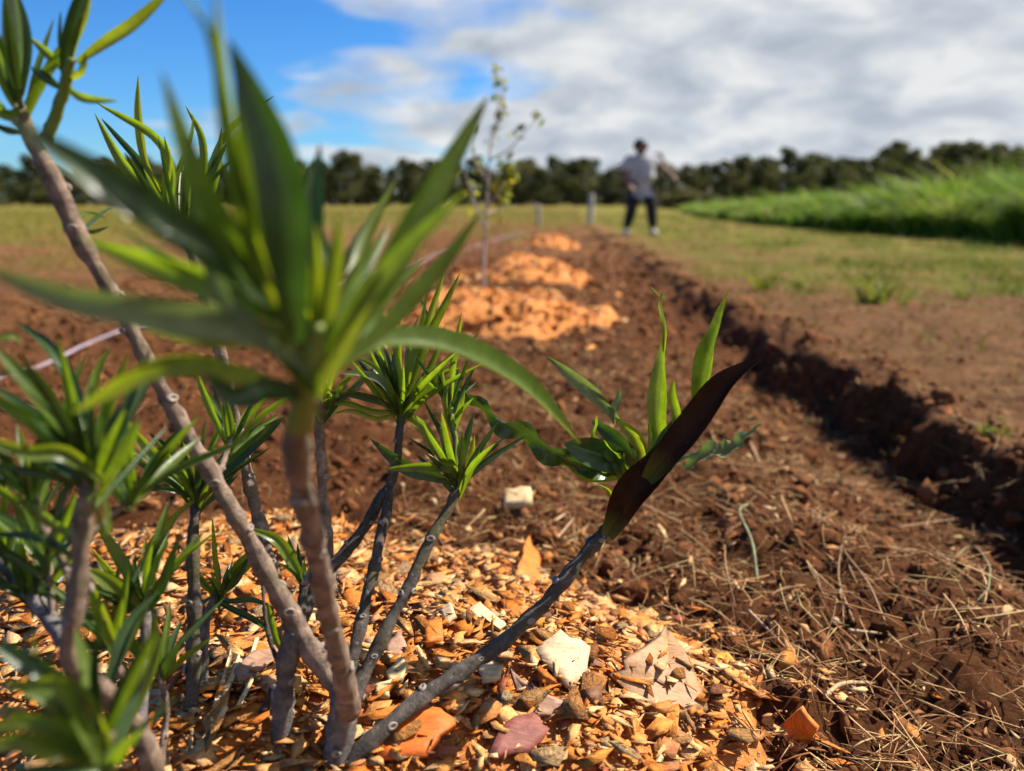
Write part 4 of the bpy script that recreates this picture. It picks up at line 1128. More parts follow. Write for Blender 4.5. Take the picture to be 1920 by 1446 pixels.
leaf(s6, [(1160, 790, .73), (1125, 750, .72), (1085, 715, .715), (1026, 668, .71)], 36, 'leaf_grey', .2, .35, .04)
leaf(s6, [(1215, 885, .735), (1200, 830, .73), (1180, 805, .725), (1152, 782, .72)], 36, 'leaf_young', .3, .4, .03)
leaf(s6, [(1152, 795, .725), (1150, 770, .725), (1160, 750, .725), (1162, 728, .725)], 20, 'leaf_grey', .3)
leaf(s6, [(1195, 890, .73), (1150, 862, .715), (1110, 848, .705), (1058, 832, .70)], 78, 'leaf_dark', .0, .25, .03, 0, .5)
leaf(s6, [(1205, 900, .735), (1180, 850, .74), (1140, 810, .745), (1110, 790, .75)], 44, 'leaf_dark', .2, .3, .06)
leaf(s6, [(1175, 885, .735), (1080, 870, .725), (990, 815, .715), (920, 775, .71), (828, 700, .70)], 48, 'leaf_dark', .45, .35, .42, .5, .35, 1.0, 26, 26)
leaf(s6, [(1170, 890, .735), (1110, 890, .73), (1060, 860, .725), (1040, 850, .72)], 34, 'leaf', .3, .3, .12)
leaf(s6, [(1285, 880, .74), (1325, 852, .735), (1370, 845, .73), (1425, 797, .725)], 42, 'leaf_grey', .6, .4, .16, .5, .35, 1.0, 26, 30)
leaf(s6, [(1215, 870, .745), (1260, 820, .75), (1290, 785, .75), (1325, 740, .75)], 56, 'leaf_dark', .1, .3)
leaf(s6, [(1215, 900, .66), (1270, 835, .65), (1320, 775, .645), (1370, 720, .64), (1430, 668, .635)], 88, 'leaf_brown', .25, .45, .09, .6, .34, 1.1, 28, 10)
leaf(s6, [(1140, 1005, .69), (1185, 935, .675), (1235, 880, .67), (1300, 790, .665)], 98, 'leaf_brown', .25, .45, .09, .5, .45, 1.1, 26, 8)
leaf(s6, [(1165, 960, .70), (1215, 905, .695), (1265, 870, .69), (1310, 850, .69)], 34, 'leaf_dark', .3, .4, .22, .8, .4, 1.0, 20, 22)
leaf(s6, [(1205, 890, .72), (1255, 850, .715), (1290, 800, .715), (1300, 745, .715)], 36, 'leaf', .3, .4, .2, .9, .4, 1.0, 20, 20)
leaf(s6, [(1190, 900, .715), (1160, 860, .71), (1120, 820, .705), (1120, 780, .70)], 30, 'leaf', .3, .4, .25, 1.0, .4, 1.0, 20, 22)
leaf(s6, [(1150, 985, .70), (1195, 905, .69), (1225, 850, .69), (1250, 800, .69)], 48, 'leaf_dark', -.3, .4, .2)
leaf(s6, [(1165, 975, .71), (1150, 940, .705), (1140, 920, .70), (1118, 908, .70)], 14, 'leaf_young')
leaf(s6, [(1185, 930, .72), (1170, 905, .715), (1165, 885, .71), (1170, 850, .71)], 26, 'leaf_young', .2, .4)
leaf(s6, [(1135, 1000, .70), (1160, 960, .69), (1175, 945, .685), (1190, 925, .68)], 26, 'leaf', .3)
leaf(s6, [(1200, 900, .73), (1190, 870, .73), (1185, 840, .73)], 18, 'leaf_young')
leaf(s6, [(1210, 880, .73), (1225, 840, .73), (1222, 810, .73), (1215, 790, .73)], 26, 'leaf', .2)

# --- the rest of each rosette: narrow mature leaves all round
DK = ['leaf_dark', 'leaf_dark', 'leaf', 'leaf']
for q, (st_, hd_, ax_, n_, ln_, w_, sp_) in enumerate((
        (s10, (172, 890, .415), (160, 780, .42), 12, .075, .0085, 1.1), (s9, (371, 928, .645), (375, 840, .65), 11, .075, .009, 1.2), (s13, (270, 1118, .55), (265, 1030, .55), 10, .065, .009, 1.1),
        (s12, (188, 1385, .355), (175, 1290, .36), 9, .065, .010, 1.1), (s4, (752, 770, .70), (765, 670, .70), 14, .085, .0085, 1.1), (s3, (860, 900, .68), (862, 800, .68), 9, .070, .009, 1.0),
        (s11, (58, 1112, .52), (50, 1030, .53), 10, .065, .008, 1.1), (s8, (340, 425, .645), (325, 320, .64), 9, .08, .009, .8), (s7, (608, 760, .69), (615, 690, .69), 9, .06, .008, 1.1),
        (s9b, (412, 1110, .665), (415, 1030, .665), 6, .05, .007, 1.1), (s1, (38, 200, .48), (25, 90, .47), 5, .07, .010, .8), (s2, (592, 680, .318), (590, 560, .325), 9, .085, .010, .9),
        (s3b, (845, 765, .69), (850, 690, .69), 7, .055, .007, .8), (s11, (5, 1040, .535), (-10, 950, .54), 7, .06, .008, 1.1), (s15, (570, 1080, .635), (575, 1010, .635), 4, .04, .007, 1.0))):
    tuft(st_, hd_, ax_, int(n_ * 1.7), ln_ * 1.05, w_ * 0.84, DK if q != 11 else ['leaf', 'leaf_young'], 300 + q, sp_)

for q, (pix_, ax_) in enumerate((([(110, 1200, .50, 18), (95, 1120, .505, 15), (90, 1045, .51, 10)], (85, 960, .51)), ([(250, 1330, .52, 18), (225, 1255, .515, 14), (215, 1200, .51, 10)], (200, 1120, .51)),
                                 ([(140, 1110, .435, 18), (85, 985, .44, 14), (60, 925, .445, 10)], (40, 850, .44)), ([(400, 905, .57, 14), (425, 850, .60, 11), (440, 815, .62, 8)], (460, 740, .63)),
                                 ([(300, 1440, .55, 16), (310, 1330, .56, 13), (300, 1250, .565, 9)], (305, 1170, .565)), ([(150, 1010, .43, 12), (220, 960, .45, 10), (262, 915, .46, 8)], (290, 850, .47)))):
    tw_ = stem(pix_, 'bark', 2, 60 + q)
    tuft(tw_, pix_[-1][:3], ax_, 12, .07, .0075, DK, 400 + q, 1.0)

# ------------------------------------------------------------------ thin sapling in the second mound
M['sap_bark'] = simple('sapling_bark', (0.40, 0.34, 0.29), 0.8, 0.25, 40)
M['sap_leaf'] = ramp_mat('sapling_leaf', [(0, (0.28, 0.28, 0.03)), (0.5, (0.20, 0.25, 0.05)), (1, (0.42, 0.37, 0.03))], 0.5, 'obj', None, 0.55, 0.2, 40)
sb = P(908, 548, 3.5); sb[2] = float(mound_h(1, np.array([sb[0]]), np.array([sb[1]]))[0][0]) - 0.01
sap = tag(empty('sapling', sb), 'thin pale sapling with sparse yellow green leaves on the second mound', 'sapling')
SB = np.array(sb)


def sap_stem(pix, w0, w1, name='branch'):
    pts = [P(a_, b_, d) for a_, b_, d in pix]
    c = catmull(pts, 16); v, f = tube(c - SB, np.linspace(w0, w1, 16), 7)
    return c, obj(name, mesh_from(name, v, f, M['sap_bark'], True), sap)


tr_path = [(908, 556, 3.5), (907, 500, 3.49), (911, 420, 3.47), (915, 340, 3.45), (920, 270, 3.43), (935, 200, 3.41), (926, 105, 3.39)]
tc_, trunk = sap_stem(tr_path, .0075, .0025, 'trunk')
br = [([(913, 390, 3.46), (935, 360, 3.42), (952, 320, 3.40), (955, 300, 3.39)], 60, .034), ([(915, 340, 3.45), (890, 300, 3.44), (886, 250, 3.44), (884, 225, 3.44)], 9, .02),
      ([(918, 300, 3.44), (955, 280, 3.42), (985, 245, 3.40), (1010, 222, 3.39)], 10, .022), ([(910, 430, 3.47), (895, 395, 3.5), (880, 350, 3.52), (872, 320, 3.53)], 10, .026),
      ([(912, 400, 3.46), (935, 395, 3.5), (965, 385, 3.52)], 9, .03), ([(921, 260, 3.43), (938, 220, 3.40), (945, 180, 3.40), (942, 150, 3.40)], 9, .02)]
rs = random.Random(21)
lv = []
for wv in range(4):
    n = 5; V_ = []; Fl = []
    for i in range(n + 1):
        u = i / n; hw = 0.28 * math.sin(math.pi * min(1, u * 0.97 + 0.02)) ** 0.8; z = 0.18 * u * u * (wv - 1)
        V_ += [(-hw, u, z + 0.12 * hw), (0, u, z), (hw, u, z + 0.12 * hw)]
    for i in range(n):
        for j in range(2): Fl.append((3 * i + j, 3 * i + j + 1, 3 * i + j + 4, 3 * i + j + 3))
    lv.append(mesh_from('sapling_leaf', np.array(V_), np.array(Fl), M['sap_leaf'], True))


def put_leaf(par, p_, s):
    o = obj('leaf', rs.choice(lv), par); o.location = Vector(p_ - SB); o.scale = (s, s, s)
    o.rotation_euler = (rs.uniform(-1.3, 0.9), rs.uniform(-0.8, 0.8), rs.uniform(0, 6.28))


for pix, nl, spread in br:
    c, bo = sap_stem(pix, .005, .0015)
    for q in range(nl):
        put_leaf(bo, c[rs.randint(4, 15)] + np.array([rs.gauss(0, spread * .6) for _ in range(3)]), rs.uniform(.032, .058))
for q in range(46):      # leaves up the leader
    i = rs.randint(10, 14)
    put_leaf(trunk, tc_[i] + np.array([rs.gauss(0.006, .014), rs.gauss(0, .014), max(-.05, min(.04, rs.gauss(0, .025)))]), rs.uniform(.022, .042))

# ------------------------------------------------------------------ stakes in the row
M['stake_w'] = simple('stake_white', (0.42, 0.38, 0.34), 0.7, 0.2, 12)
M['stake_g'] = simple('stake_grey', (0.30, 0.28, 0.27), 0.7, 0.2, 12)


def stake(px, top, d, w, h, mat, label, lean):
    p_ = P(px, top, d); x_, y_ = p_[0], p_[1]; g = float(ground_h(x_, y_))
    H_ = p_[2] - g
    root = tag(empty('stake', (x_, y_, g)), label, 'stake')
    V_ = []; prof = [(w, -0.1), (w, H_ - 0.05), (w * 0.8, H_ - 0.012), (w * 0.3, H_)]
    for r_, z_ in prof:
        for k_ in range(10):
            a_ = 2 * math.pi * k_ / 10; V_.append((r_ / 2 * math.cos(a_) + lean * z_, r_ / 2 * math.sin(a_), z_))
    Fl = [(i * 10 + k_, i * 10 + (k_ + 1) % 10, (i + 1) * 10 + (k_ + 1) % 10, (i + 1) * 10 + k_) for i in range(3) for k_ in range(10)] + [tuple(30 + k_ for k_ in range(10))]
    obj('post', mesh_from('post', V_, Fl, M[mat], True), root)
    V2 = []; 
    for z_ in (H_ * 0.62, H_ * 0.70):
        for r_ in (w * 0.56,):
            for k_ in range(10):
                a_ = 2 * math.pi * k_ / 10; V2.append((r_ * math.cos(a_) + lean * z_, r_ * math.sin(a_), z_))
    obj('band', mesh_from('band', V2, [(k_, (k_ + 1) % 10, 10 + (k_ + 1) % 10, 10 + k_) for k_ in range(10)], M['stake_g'], True), root)


stake(1108, 364, 19.0, .14, .5, 'stake_w', 'short white stake left of the standing person', 0.02)
stake(1010, 383, 17.0, .09, .45, 'stake_g', 'short dull grey stake midway between sapling and white stake', -0.03)

# ------------------------------------------------------------------ the person
PX = 0.00860        # metres per pixel at the person's distance
PD = 12.55
pc = G(1194, 441, 0.0); pc = np.array((P(1194, 441, PD)[0], G(1194, 441, 0.0)[1], 0.0)); pc[2] = float(ground_h(pc[0], pc[1]))
person = tag(empty('person', pc), 'person in grey t-shirt and dark trousers standing at the bed edge', 'person')
person.scale = (1.18, 1.05, 0.93)
M['skin'] = simple('skin_brown', (0.17, 0.085, 0.05), 0.55, 0.12, 20)
M['hair'] = simple('hair_black', (0.010, 0.008, 0.008), 0.55, 0.3, 80)
M['shirt'] = simple('shirt_grey_lilac', (0.38, 0.375, 0.39), 0.85, 0.12, 12)
M['pants'] = simple('trousers_dark', (0.018, 0.018, 0.026), 0.85, 0.2, 20)
M['shoe'] = simple('shoe_pale', (0.55, 0.52, 0.48), 0.6, 0.15, 20)


def skin_mesh(name, verts, edges, radii, mat, root=0, sub=2):
    me_ = bpy.data.meshes.new(name + '_sk'); me_.from_pydata(verts, edges, []); me_.update()
    o_ = bpy.data.objects.new(name + '_sk', me_); COL.objects.link(o_)
    sm = o_.modifiers.new('s', 'SKIN'); sm.use_smooth_shade = True
    for i, sv in enumerate(me_.skin_vertices[0].data):
        r_ = radii[i]; sv.radius = r_ if isinstance(r_, tuple) else (r_, r_); sv.use_root = (i == root)
    ss = o_.modifiers.new('u', 'SUBSURF'); ss.levels = sub; ss.render_levels = sub
    dg = bpy.context.evaluated_depsgraph_get(); dg.update()
    out = bpy.data.meshes.new_from_object(o_.evaluated_get(dg))
    bpy.data.objects.remove(o_); out.name = name
    out.materials.clear(); out.materials.append(mat)
    out.polygons.foreach_set('use_smooth', np.ones(len(out.polygons), dtype=bool))
    return out


# joints in metres, x to the picture's right, -y towards the camera
J = {'pel': (0, 0, .80), 'bel': (-.005, -.01, .93), 'che': (-.015, -.01, 1.12), 'nec': (-.025, -.01, 1.29), 'nk2': (-.03, -.02, 1.34), 'hd': (-.035, -.03, 1.44), 'tp': (-.035, -.02, 1.50),
     'shl': (-.19, 0, 1.235), 'ell': (-.265, -.06, 1.00), 'wrl': (-.19, -.25, .80), 'hal': (-.165, -.31, .765),
     'shr': (.16, 0, 1.24), 'elr': (.28, .03, 1.09), 'wrr': (.38, -.10, .97), 'har': (.405, -.14, .935),
     'hil': (-.085, 0, .78), 'knl': (-.13, -.06, .44), 'anl': (-.185, .0, .09), 'tol': (-.20, -.15, .03),
     'hir': (.085, 0, .78), 'knr': (.135, -.05, .44), 'anr': (.175, 0, .09), 'tor': (.20, -.15, .03)}
names = list(J); ix = {n_: i for i, n_ in enumerate(names)}
E_ = [('pel', 'bel'), ('bel', 'che'), ('che', 'nec'), ('nec', 'nk2'), ('nk2', 'hd'), ('hd', 'tp'), ('che', 'shl'), ('shl', 'ell'), ('ell', 'wrl'), ('wrl', 'hal'), ('che', 'shr'), ('shr', 'elr'), ('elr', 'wrr'), ('wrr', 'har'),
      ('pel', 'hil'), ('hil', 'knl'), ('knl', 'anl'), ('anl', 'tol'), ('pel', 'hir'), ('hir', 'knr'), ('knr', 'anr'), ('anr', 'tor')]
R_ = {'pel': (.13, .10), 'bel': (.125, .095), 'che': (.14, .10), 'nec': .055, 'nk2': .05, 'hd': (.088, .10), 'tp': (.07, .08), 'shl': .06, 'ell': .05, 'wrl': .038, 'hal': .042, 'shr': .06, 'elr': .05, 'wrr': .038, 'har': .042,
      'hil': .085, 'knl': .056, 'anl': .04, 'tol': .035, 'hir': .085, 'knr': .056, 'anr': .04, 'tor': .035}
# fingers: four and a thumb on each hand
def add_hand(wr, ha, side):
    a0 = np.array(J[wr]); b0 = np.array(J[ha]); d_ = unit(b0 - a0); sidev = unit(np.cross(d_, np.array((0.2, 0.3, 1.0)))); dn = np.cross(d_, sidev)
    for q in range(5):
        ln = (.045, .062, .07, .064, .05)[q]
        off_ = sidev * (-.034 if q == 0 else (-.024 + .016 * (q - 1)))
        n1, n2 = f'{ha}f{q}a', f'{ha}f{q}b'
        dirv = unit(d_ + (sidev * -0.9 if q == 0 else 0) + dn * 0.25); dir2 = unit(d_ + dn * 0.9)
        st_ = b0 + off_ + d_ * (0.0 if q == 0 else .03)
        J[n1] = tuple(st_ + dirv * ln * .55); J[n2] = tuple(st_ + dirv * ln * .55 + dir2 * ln * .55)
        names.extend([n1, n2]); ix[n1] = len(names) - 2; ix[n2] = len(names) - 1
        E_.append((ha, n1)); E_.append((n1, n2)); R_[n1] = .0095; R_[n2] = .0085


add_hand('wrl', 'hal', 1); add_hand('wrr', 'har', -1)
obj('body', skin_mesh('body', [J[n_] for n_ in names], [(ix[a_], ix[b_]) for a_, b_ in E_], [R_[n_] for n_ in names], M['skin'], 0, 2), person)


def sub_skin(name, keys, extra, edges, rad, mat, root=0):
    pts = {k_: J[k_] for k_ in keys}; pts.update(extra); nl_ = list(pts); ii_ = {n_: i for i, n_ in enumerate(nl_)}
    return obj(name, skin_mesh(name, [pts[n_] for n_ in nl_], [(ii_[a_], ii_[b_]) for a_, b_ in edges], [rad[n_] for n_ in nl_], mat, root), person)


def lerp(a_, b_, u): return tuple(np.array(J[a_]) * (1 - u) + np.array(J[b_]) * u)


sub_skin('shirt', ['pel', 'bel', 'che', 'shl', 'shr'], {'hem': (.005, 0, .64), 'col': (-.02, -.005, 1.265), 'sl': lerp('shl', 'ell', .85), 'sr': lerp('shr', 'elr', .75)},
         [('hem', 'pel'), ('pel', 'bel'), ('bel', 'che'), ('che', 'col'), ('che', 'shl'), ('shl', 'sl'), ('che', 'shr'), ('shr', 'sr')],
         {'hem': (.20, .13), 'pel': (.20, .135), 'bel': (.19, .13), 'che': (.19, .13), 'col': (.10, .08), 'shl': .085, 'shr': .085, 'sl': .075, 'sr': .08}, M['shirt'])
sub_skin('trousers', ['pel', 'hil', 'knl', 'hir', 'knr'], {'al': lerp('knl', 'anl', .9), 'ar': lerp('knr', 'anr', .9)},
         [('pel', 'hil'), ('hil', 'knl'), ('knl', 'al'), ('pel', 'hir'), ('hir', 'knr'), ('knr', 'ar')],
         {'pel': (.155, .12), 'hil': .105, 'hir': .105, 'knl': .082, 'knr': .082, 'al': .066, 'ar': .066}, M['pants'])
for s_ in 'lr':
    a0 = J['an' + s_]; b0 = J['to' + s_]
    obj('shoe', skin_mesh('shoe', [(a0[0], a0[1] + .05, .045), (a0[0], a0[1] - .02, .06), ((a0[0] + b0[0]) / 2, (a0[1] + b0[1]) / 2 - .02, .05), (b0[0], b0[1] - .02, .04)], [(0, 1), (1, 2), (2, 3)], [(.045, .045), (.052, .052), (.05, .045), (.042, .035)], M['shoe'], 1), person)
hx, hy, hz = J['hd']
Vh = []; Fh = []; NR, NA = 9, 18
for i in range(NR):
    th = math.pi * (0.02 + 0.60 * i / (NR - 1))
    for k_ in range(NA):
        a_ = 2 * math.pi * k_ / NA; front_ = max(0.0, -math.sin(a_)); tt = th * (1 - 0.30 * front_ ** 1.5)
        q = 1 + 0.05 * math.sin(5 * a_ + 3 * i) * (i > 0)
        Vh.append((hx + .098 * q * math.sin(tt) * math.cos(a_), hy + .014 + .112 * q * math.sin(tt) * math.sin(a_), hz + .008 + .125 * math.cos(tt)))
for i in range(NR - 1):
    for k_ in range(NA): Fh.append((i * NA + k_, i * NA + (k_ + 1) % NA, (i + 1) * NA + (k_ + 1) % NA, (i + 1) * NA + k_))
Fh.append(tuple(range(NA))[::-1])
obj('hair', mesh_from('hair', Vh, Fh, M['hair'], True), person)
obj('nose', skin_mesh('nose', [(hx, hy - .09, hz + .02), (hx, hy - .112, hz - .012)], [(0, 1)], [.009, .014], M['skin'], 0, 1), person)
for s_ in (-1, 1):
    obj('ear', skin_mesh('ear', [(hx + s_ * .082, hy, hz + .015), (hx + s_ * .086, hy + .005, hz - .03)], [(0, 1)], [(.012, .02), (.01, .013)], M['skin'], 0, 1), person)
    obj('eye', skin_mesh('eye', [(hx + s_ * .032, hy - .083, hz + .012), (hx + s_ * .04, hy - .082, hz + .012)], [(0, 1)], [.009, .009], M['hair'], 0, 1), person)
obj('mouth', skin_mesh('mouth', [(hx - .022, hy - .088, hz - .045), (hx, hy - .094, hz - .047), (hx + .022, hy - .088, hz - .045)], [(0, 1), (1, 2)], [.005, .007, .005], simple('lips', (.16, .06, .05)), 1, 1), person)
# the tool in the hand
M['tool'] = simple('tool_dark', (0.03, 0.026, 0.022), 0.6, 0.2, 20)
M['blade'] = simple('tool_blade', (0.10, 0.095, 0.09), 0.45, 0.2, 20)
hw = np.array(J['hal']) * np.array((1.18, 1.05, .93)) + pc + np.array((0.01, -.035, -.02))
tool = tag(empty('hand_hoe', hw), 'dark long handled tool held level in the person\'s hand', 'tool')
v, f = tube(np.array([(.16, .03, .02), (.0, 0, 0), (-.30, -.03, -.03), (-.62, -.06, -.05)]), [.018, .018, .017, .016], 8)
obj('handle', mesh_from('handle', v, f, M['tool'], True), tool)
Vb = []; 
for z_, w_ in ((-.04, .03), (-.08, .06), (-.16, .075)):
    for y_ in (-.006, .006):
        Vb += [(-.62 - .012 + y_, -.06 - w_, z_), (-.62 - .012 + y_, -.06 + w_, z_)]
Fb = []
for L_ in range(2):
    o0 = L_ * 4; o1 = o0 + 4
    Fb += [(o0, o0 + 1, o1 + 1, o1), (o0 + 3, o0 + 2, o1 + 2, o1 + 3), (o0 + 2, o0, o1, o1 + 2), (o0 + 1, o0 + 3, o1 + 3, o1 + 1)]
Fb += [(0, 2, 3, 1), (8, 9, 11, 10)]
obj('blade', mesh_from('blade', Vb, Fb, M['blade']), tool)

# ------------------------------------------------------------------ grass
def blades(x, y, z, hgt, wid, lean, curve, rnd_):
    n = len(x); yaw = rng.uniform(0, 2 * np.pi, n); la = rng.uniform(0, 2 * np.pi, n)
    bx, by = np.cos(yaw), np.sin(yaw); lx, ly = np.cos(la), np.sin(la)
    Vv = np.zeros((n, 5, 3))
    for j, (u, ww) in enumerate(((0, 1), (0.55, 0.8))):
        ox = lx * (lean * u + curve * u * u) * hgt; oy = ly * (lean * u + curve * u * u) * hgt; oz = hgt * (u - 0.25 * curve * u * u)
        for s_ in (0, 1):
            sg = (s_ * 2 - 1) * wid * ww * 0.5
            Vv[:, j * 2 + s_] = np.stack((x + ox + bx * sg, y + oy + by * sg, z + oz), -1)
    ox = lx * (lean + curve) * hgt; oy = ly * (lean + curve) * hgt
    Vv[:, 4] = np.stack((x + ox, y + oy, z + hgt * (1 - 0.55 * curve)), -1)
    b_ = (np.arange(n) * 5)[:, None]
    T = np.concatenate([b_ + np.array([[0, 1, 3]]), b_ + np.array([[0, 3, 2]]), b_ + np.array([[2, 3, 4]])])
    return Vv.reshape(-1, 3), T, np.repeat(rnd_, 5)


n = 130000
y = 1.6 + 34 * rng.uniform(0, 1, n) ** 2.0
x = rng.uniform(-0.2, 0.75, n) * (y + 2)
c = grass_cover(x, y); nn = fbm(x * 2.1, y * 2.1, 91, 3)
k = (rng.uniform(0, 1, n) < np.maximum(c ** 1.5, 0.05) * np.clip(0.4 + nn * 2.6, 0.04, 1)) & (x > np.interp(y, EY, EX) + 0.05); x, y, nn = x[k], y[k], nn[k]
hg = (0.025 + 0.085 * rng.uniform(0, 1, len(x)) ** 3) * (1 + 1.2 * np.clip(nn, -.5, 1))
rr_ = np.clip(0.45 - nn * 0.9 + rng.normal(0, .25, len(x)), 0, 1)
V, T, R = blades(x, y, ground_h(x, y) - 0.004, hg, 0.004 + 0.0006 * y, 0.4, 0.5, rr_)
tag(obj('short_grass', mesh_from('short_grass', V, T, M['grass'], False, R)), 'short olive grass covering the strip right of the planted bed', 'grass', kind='stuff')
# field beyond and left of the row
n = 40000
y = 6 + 50 * rng.uniform(0, 1, n) ** 1.7; x = rng.uniform(-0.75, 0.08, n) * (y + 2)
c = grass_cover(x, y); k = rng.uniform(0, 1, n) < c * 0.8; x, y = x[k], y[k]
V, T, R = blades(x, y, ground_h(x, y) - 0.004, 0.05 + 0.10 * rng.uniform(0, 1, len(x)) ** 2, 0.006 + 0.0008 * y, 0.4, 0.5, np.clip(rng.normal(.5, .3, len(x)), 0, 1))
tag(obj('field_grass', mesh_from('field_grass', V, T, M['grass'], False, R)), 'pale green field grass behind and left of the row', 'grass', kind='stuff')

# tall green fodder grass, a bank about a metre high on the right
n = 105000
u = rng.uniform(0, 1, n) ** 1.9
y = 9.3 + 62 * u
front = np.interp(y, (9, 11, 14, 20, 30, 40, 60, 80), (6.4, 6.1, 5.7, 6.0, 7.1, 8.8, 12.5, 17))
dep = rng.uniform(0, 1, n) ** 1.2 * 7
x = front + dep + 0.35 * fbm(y * 0.9, y * 0, 95, 2)
y = y + 0.0 * dep
hg = (0.80 + 0.40 * rng.uniform(0, 1, n) + 0.7 * fbm(x * 1.1, y * 1.1, 97, 3)) * np.clip(0.5 + dep * 0.45, 0.5, 1.0) * (1 + 0.35 * (rng.uniform(0, 1, n) > 0.94)) * np.interp(y, (9, 10, 12, 16, 22, 36, 70), (1.18, 1.14, 1.06, .90, .74, .55, .4))
V, T, R = blades(x, y, ground_h(x, y) - 0.01, hg, 0.030 + 0.0012 * y, 0.22, 0.55, np.clip(0.5 + 0.9 * fbm(x * 1.4, y * 1.4, 99, 3) + rng.normal(0, .25, n), 0, 1))
tag(obj('tall_grass', mesh_from('tall_grass', V, T, M['tall'], False, R)), 'dense bright green tall grass bank on the right', 'tall grass', kind='stuff')

# weed tufts one can pick out on the bare strip
M['weed'] = ramp_mat('weed_leaf', [(0, (0.15, 0.21, 0.02)), (1, (0.27, 0.25, 0.04))], 0.6, 'rnd', None, 0.5, 0.2, 40)
for px_, py_, hh, nb, lab in ((1640, 566, .20, 45, 'bright weed tuft at the right edge of the turf'), (1430, 545, .17, 40, 'small weed tuft just right of the upright leaf'),
                              (1500, 540, .10, 22, 'low weed tuft on the turf border'), (1800, 560, .09, 24, 'low weed tuft near the right picture edge'), (1690, 735, .045, 26, 'tiny weed on the bare strip above the trench'),
                              (1860, 815, .05, 18, 'yellowish weed on the trench lip at the right')):
    p_ = gp(px_, py_)
    xx = p_[0] + rng.normal(0, hh * .22, nb); yy = p_[1] + rng.normal(0, hh * .22, nb)
    V, T, R = blades(xx - p_[0], yy - p_[1], ground_h(xx, yy) - p_[2] - .003, hh * rng.uniform(.5, 1.0, nb), .012 * hh / .15 + .004, .35, .5, rng.uniform(0, 1, nb))
    tag(obj('weed_tuft', mesh_from('weed_tuft', V, T, M['weed'], False, R), None, p_), lab, 'weed', 'weed tufts on the bare strip')

# ------------------------------------------------------------------ far trees
def crown_mesh(seed, cone):
    r = np.random.default_rng(seed)
    # lumps, then leaf clumps on and in them
    L = 24; V_ = []; Fq_ = []; Rn = []
    for i in range(L):
        z = 0.05 + 0.88 * (i + 0.5) / L
        rad_at = (0.33 * (1.05 - z) ** 0.75 + 0.03) if cone else 0.34 * math.sin(math.pi * min(0.97, (z * 0.78 + 0.20))) ** 0.6
        a_ = i * 2.4 + r.uniform(-.4, .4); off_ = rad_at * r.uniform(0.1, 1.05)
        cx_, cy_ = off_ * math.cos(a_), off_ * math.sin(a_); lr = (0.07 + 0.5 * rad_at * r.uniform(0.3, .85)) * (0.75 if cone and z > .7 else 1); shade = r.uniform(0.1, 0.9)
        nq = 75
        d_ = unit(r.normal(size=(nq, 3))); rad_ = lr * r.uniform(0.55, 1.08, nq)[:, None]
        cen = np.array((cx_, cy_, z)) + d_ * rad_ * np.array((1, 1, 0.62))
        s_ = r.uniform(0.016, 0.046, nq)[:, None]
        e1 = unit(np.cross(d_, r.normal(size=(nq, 3)))); e2 = unit(np.cross(d_ + 0.7 * r.normal(size=(nq, 3)), e1))
        b_ = len(V_) * 1
        q = np.stack((cen - e1 * s_, cen - e2 * s_ * .7, cen + e1 * s_, cen + e2 * s_ * .8), 1).reshape(-1, 3)
        V_.append(q); Rn.append(np.repeat(np.clip(shade + r.normal(0, .2, nq), 0, 1), 4))
    V_ = np.concatenate(V_); nqt = len(V_) // 4
    return mesh_from('crown', V_, np.arange(nqt * 4).reshape(-1, 4), M['crown'], False, np.concatenate(Rn))


def trunk_mesh(seed):
    r = random.Random(seed); Vt = []; Ft = []; b_ = 0
    v, f = tube([(0, 0, -.02), (r.uniform(-.01, .01), 0, .25), (r.uniform(-.02, .02), r.uniform(-.02, .02), .55), (0, 0, .85)], [.022, .018, .012, .004], 6)
    Vt += list(v); Ft += f; b_ = len(Vt)
    for q in range(4):
        z = .25 + .13 * q; a_ = q * 2.1 + r.random()
        v, f = tube([(0, 0, z), (.08 * math.cos(a_), .08 * math.sin(a_), z + .05), (.17 * math.cos(a_), .17 * math.sin(a_), z + .13)], [.009, .006, .003], 5)
        Vt += list(v); Ft += [tuple(i + b_ for i in ff) for ff in f]; b_ = len(Vt)
    return mesh_from('trunk', np.array(Vt), Ft, M['trunk'], True)


CR = [(crown_mesh(100 + i, i in (2, 5, 8)), i in (2, 5, 8)) for i in range(11)]; TM = [trunk_mesh(i) for i in range(4)]
rs = random.Random(44)


def tree(name, px, d, hgt, width, cr, label, group, cat='tree'):
    x_ = (px - 960) / F * d; y_ = d / math.cos(PITCH)
    root = tag(empty(name, (x_, y_, 0)), label, cat, group)
    rz = rs.uniform(0, 6.28)
    for nm_, me_ in (('trunk', rs.choice(TM)), ('crown', cr)):
        o = obj(nm_, me_, root); o.scale = (width, width, hgt); o.rotation_euler = (0, 0, rz)


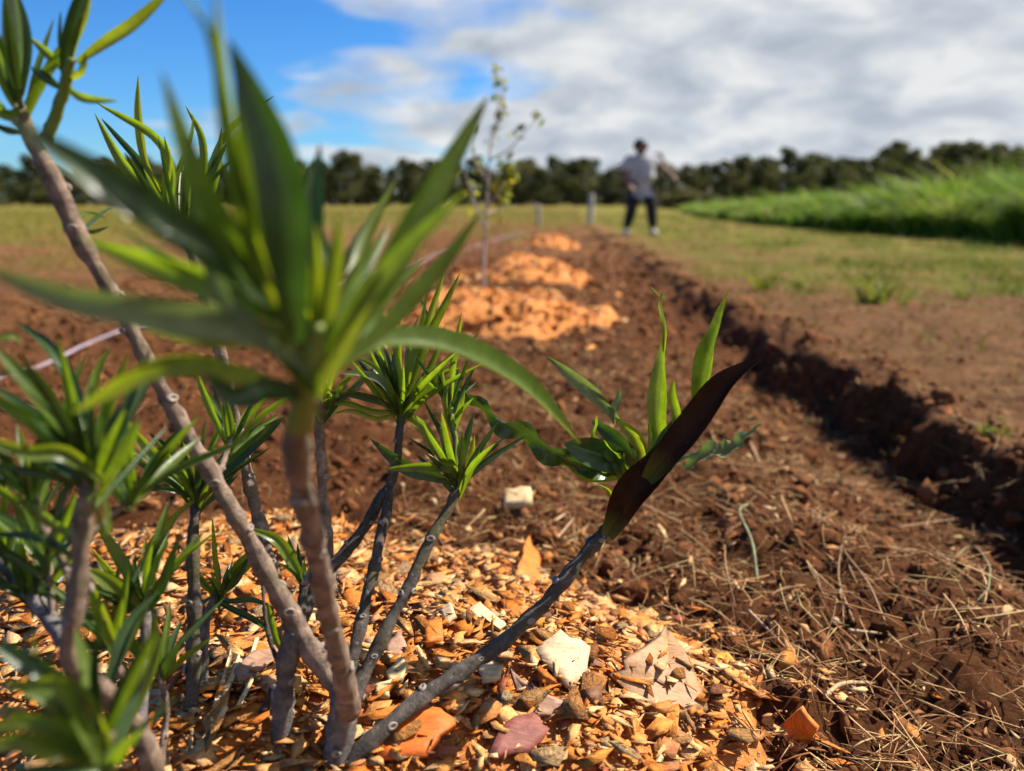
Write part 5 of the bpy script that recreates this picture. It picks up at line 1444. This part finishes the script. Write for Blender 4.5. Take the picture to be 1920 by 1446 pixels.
TL = [('dark tree in the far windbreak, seen left of or through the near shrub', 'far trees left of the shrub'),
      ('dark tree in the far windbreak between the near shrub and the person', 'far trees between shrub and person'),
      ('dark tree in the far windbreak, behind the tall grass right of the person', 'far trees right of the person')]
tops = [(-120, 318), (0, 312), (60, 300), (160, 308), (300, 300), (560, 300), (640, 290), (690, 288), (760, 300), (830, 305), (900, 300), (1010, 303), (1070, 292), (1120, 310), (1180, 300), (1245, 292), (1292, 318), (1330, 296), (1440, 288), (1500, 285),
        (1560, 294), (1640, 292), (1680, 268), (1720, 290), (1745, 276), (1800, 274), (1850, 284), (1900, 272), (2050, 270)]
TPX = np.array([p_[0] for p_ in tops]); TPY = np.array([p_[1] for p_ in tops])
px_ = -140; i = 0
while px_ < 2070:
    row = i % 3
    d = (118, 125, 132)[row] + rs.uniform(-2.5, 2.5)
    ty = np.interp(px_, TPX, TPY) + rs.choice((-6, 0, 4, 12, 20) if px_ < 1250 else (-6, 0, 3, 8, 12)) + rs.uniform(-4, 4)
    hgt = (380 - ty) / F * d / math.cos(PITCH) * 0.98 + 0.5
    pointy = abs(px_ - 1680) < 20 or rs.random() < 0.2
    cr = rs.choice([c_ for c_, p_ in CR if p_ == pointy])
    g_ = 0 if px_ < 600 else (1 if px_ < 1190 else 2)
    lab_, grp_ = TL[g_]
    if abs(px_ - 1680) < 16 and not any(o_.get('label', '').startswith('tallest pointed') for o_ in bpy.data.objects):
        lab_ = 'tallest pointed tree standing above the far windbreak at the right'; hgt *= 1.08
    tree('windbreak_tree', px_, d, hgt, hgt * rs.uniform(0.75, 1.25), cr, lab_, grp_)
    px_ += rs.uniform(17, 28); i += 1
M['bush'] = ramp_mat('olive_bush', [(0, (0.09, 0.09, 0.02)), (1, (0.20, 0.17, 0.05))], 0.7, 'rnd', None, 0.25, 0.2, 2)
bm_ = CR[0][0].copy(); bm_.materials.clear(); bm_.materials.append(M['bush'])
for px_, d, hgt, wd, lab in ((1275, 60, 1.75, 4.8, 'yellow olive bush right behind the standing person'), (1325, 64, 1.4, 3.6, 'lower olive bush where the tall grass begins'), (1245, 70, 1.5, 3.5, 'small olive bush partly hidden by the person')):
    tree('olive_bush', px_, d, hgt, wd, bm_, lab, 'olive bushes behind the person', 'bush')
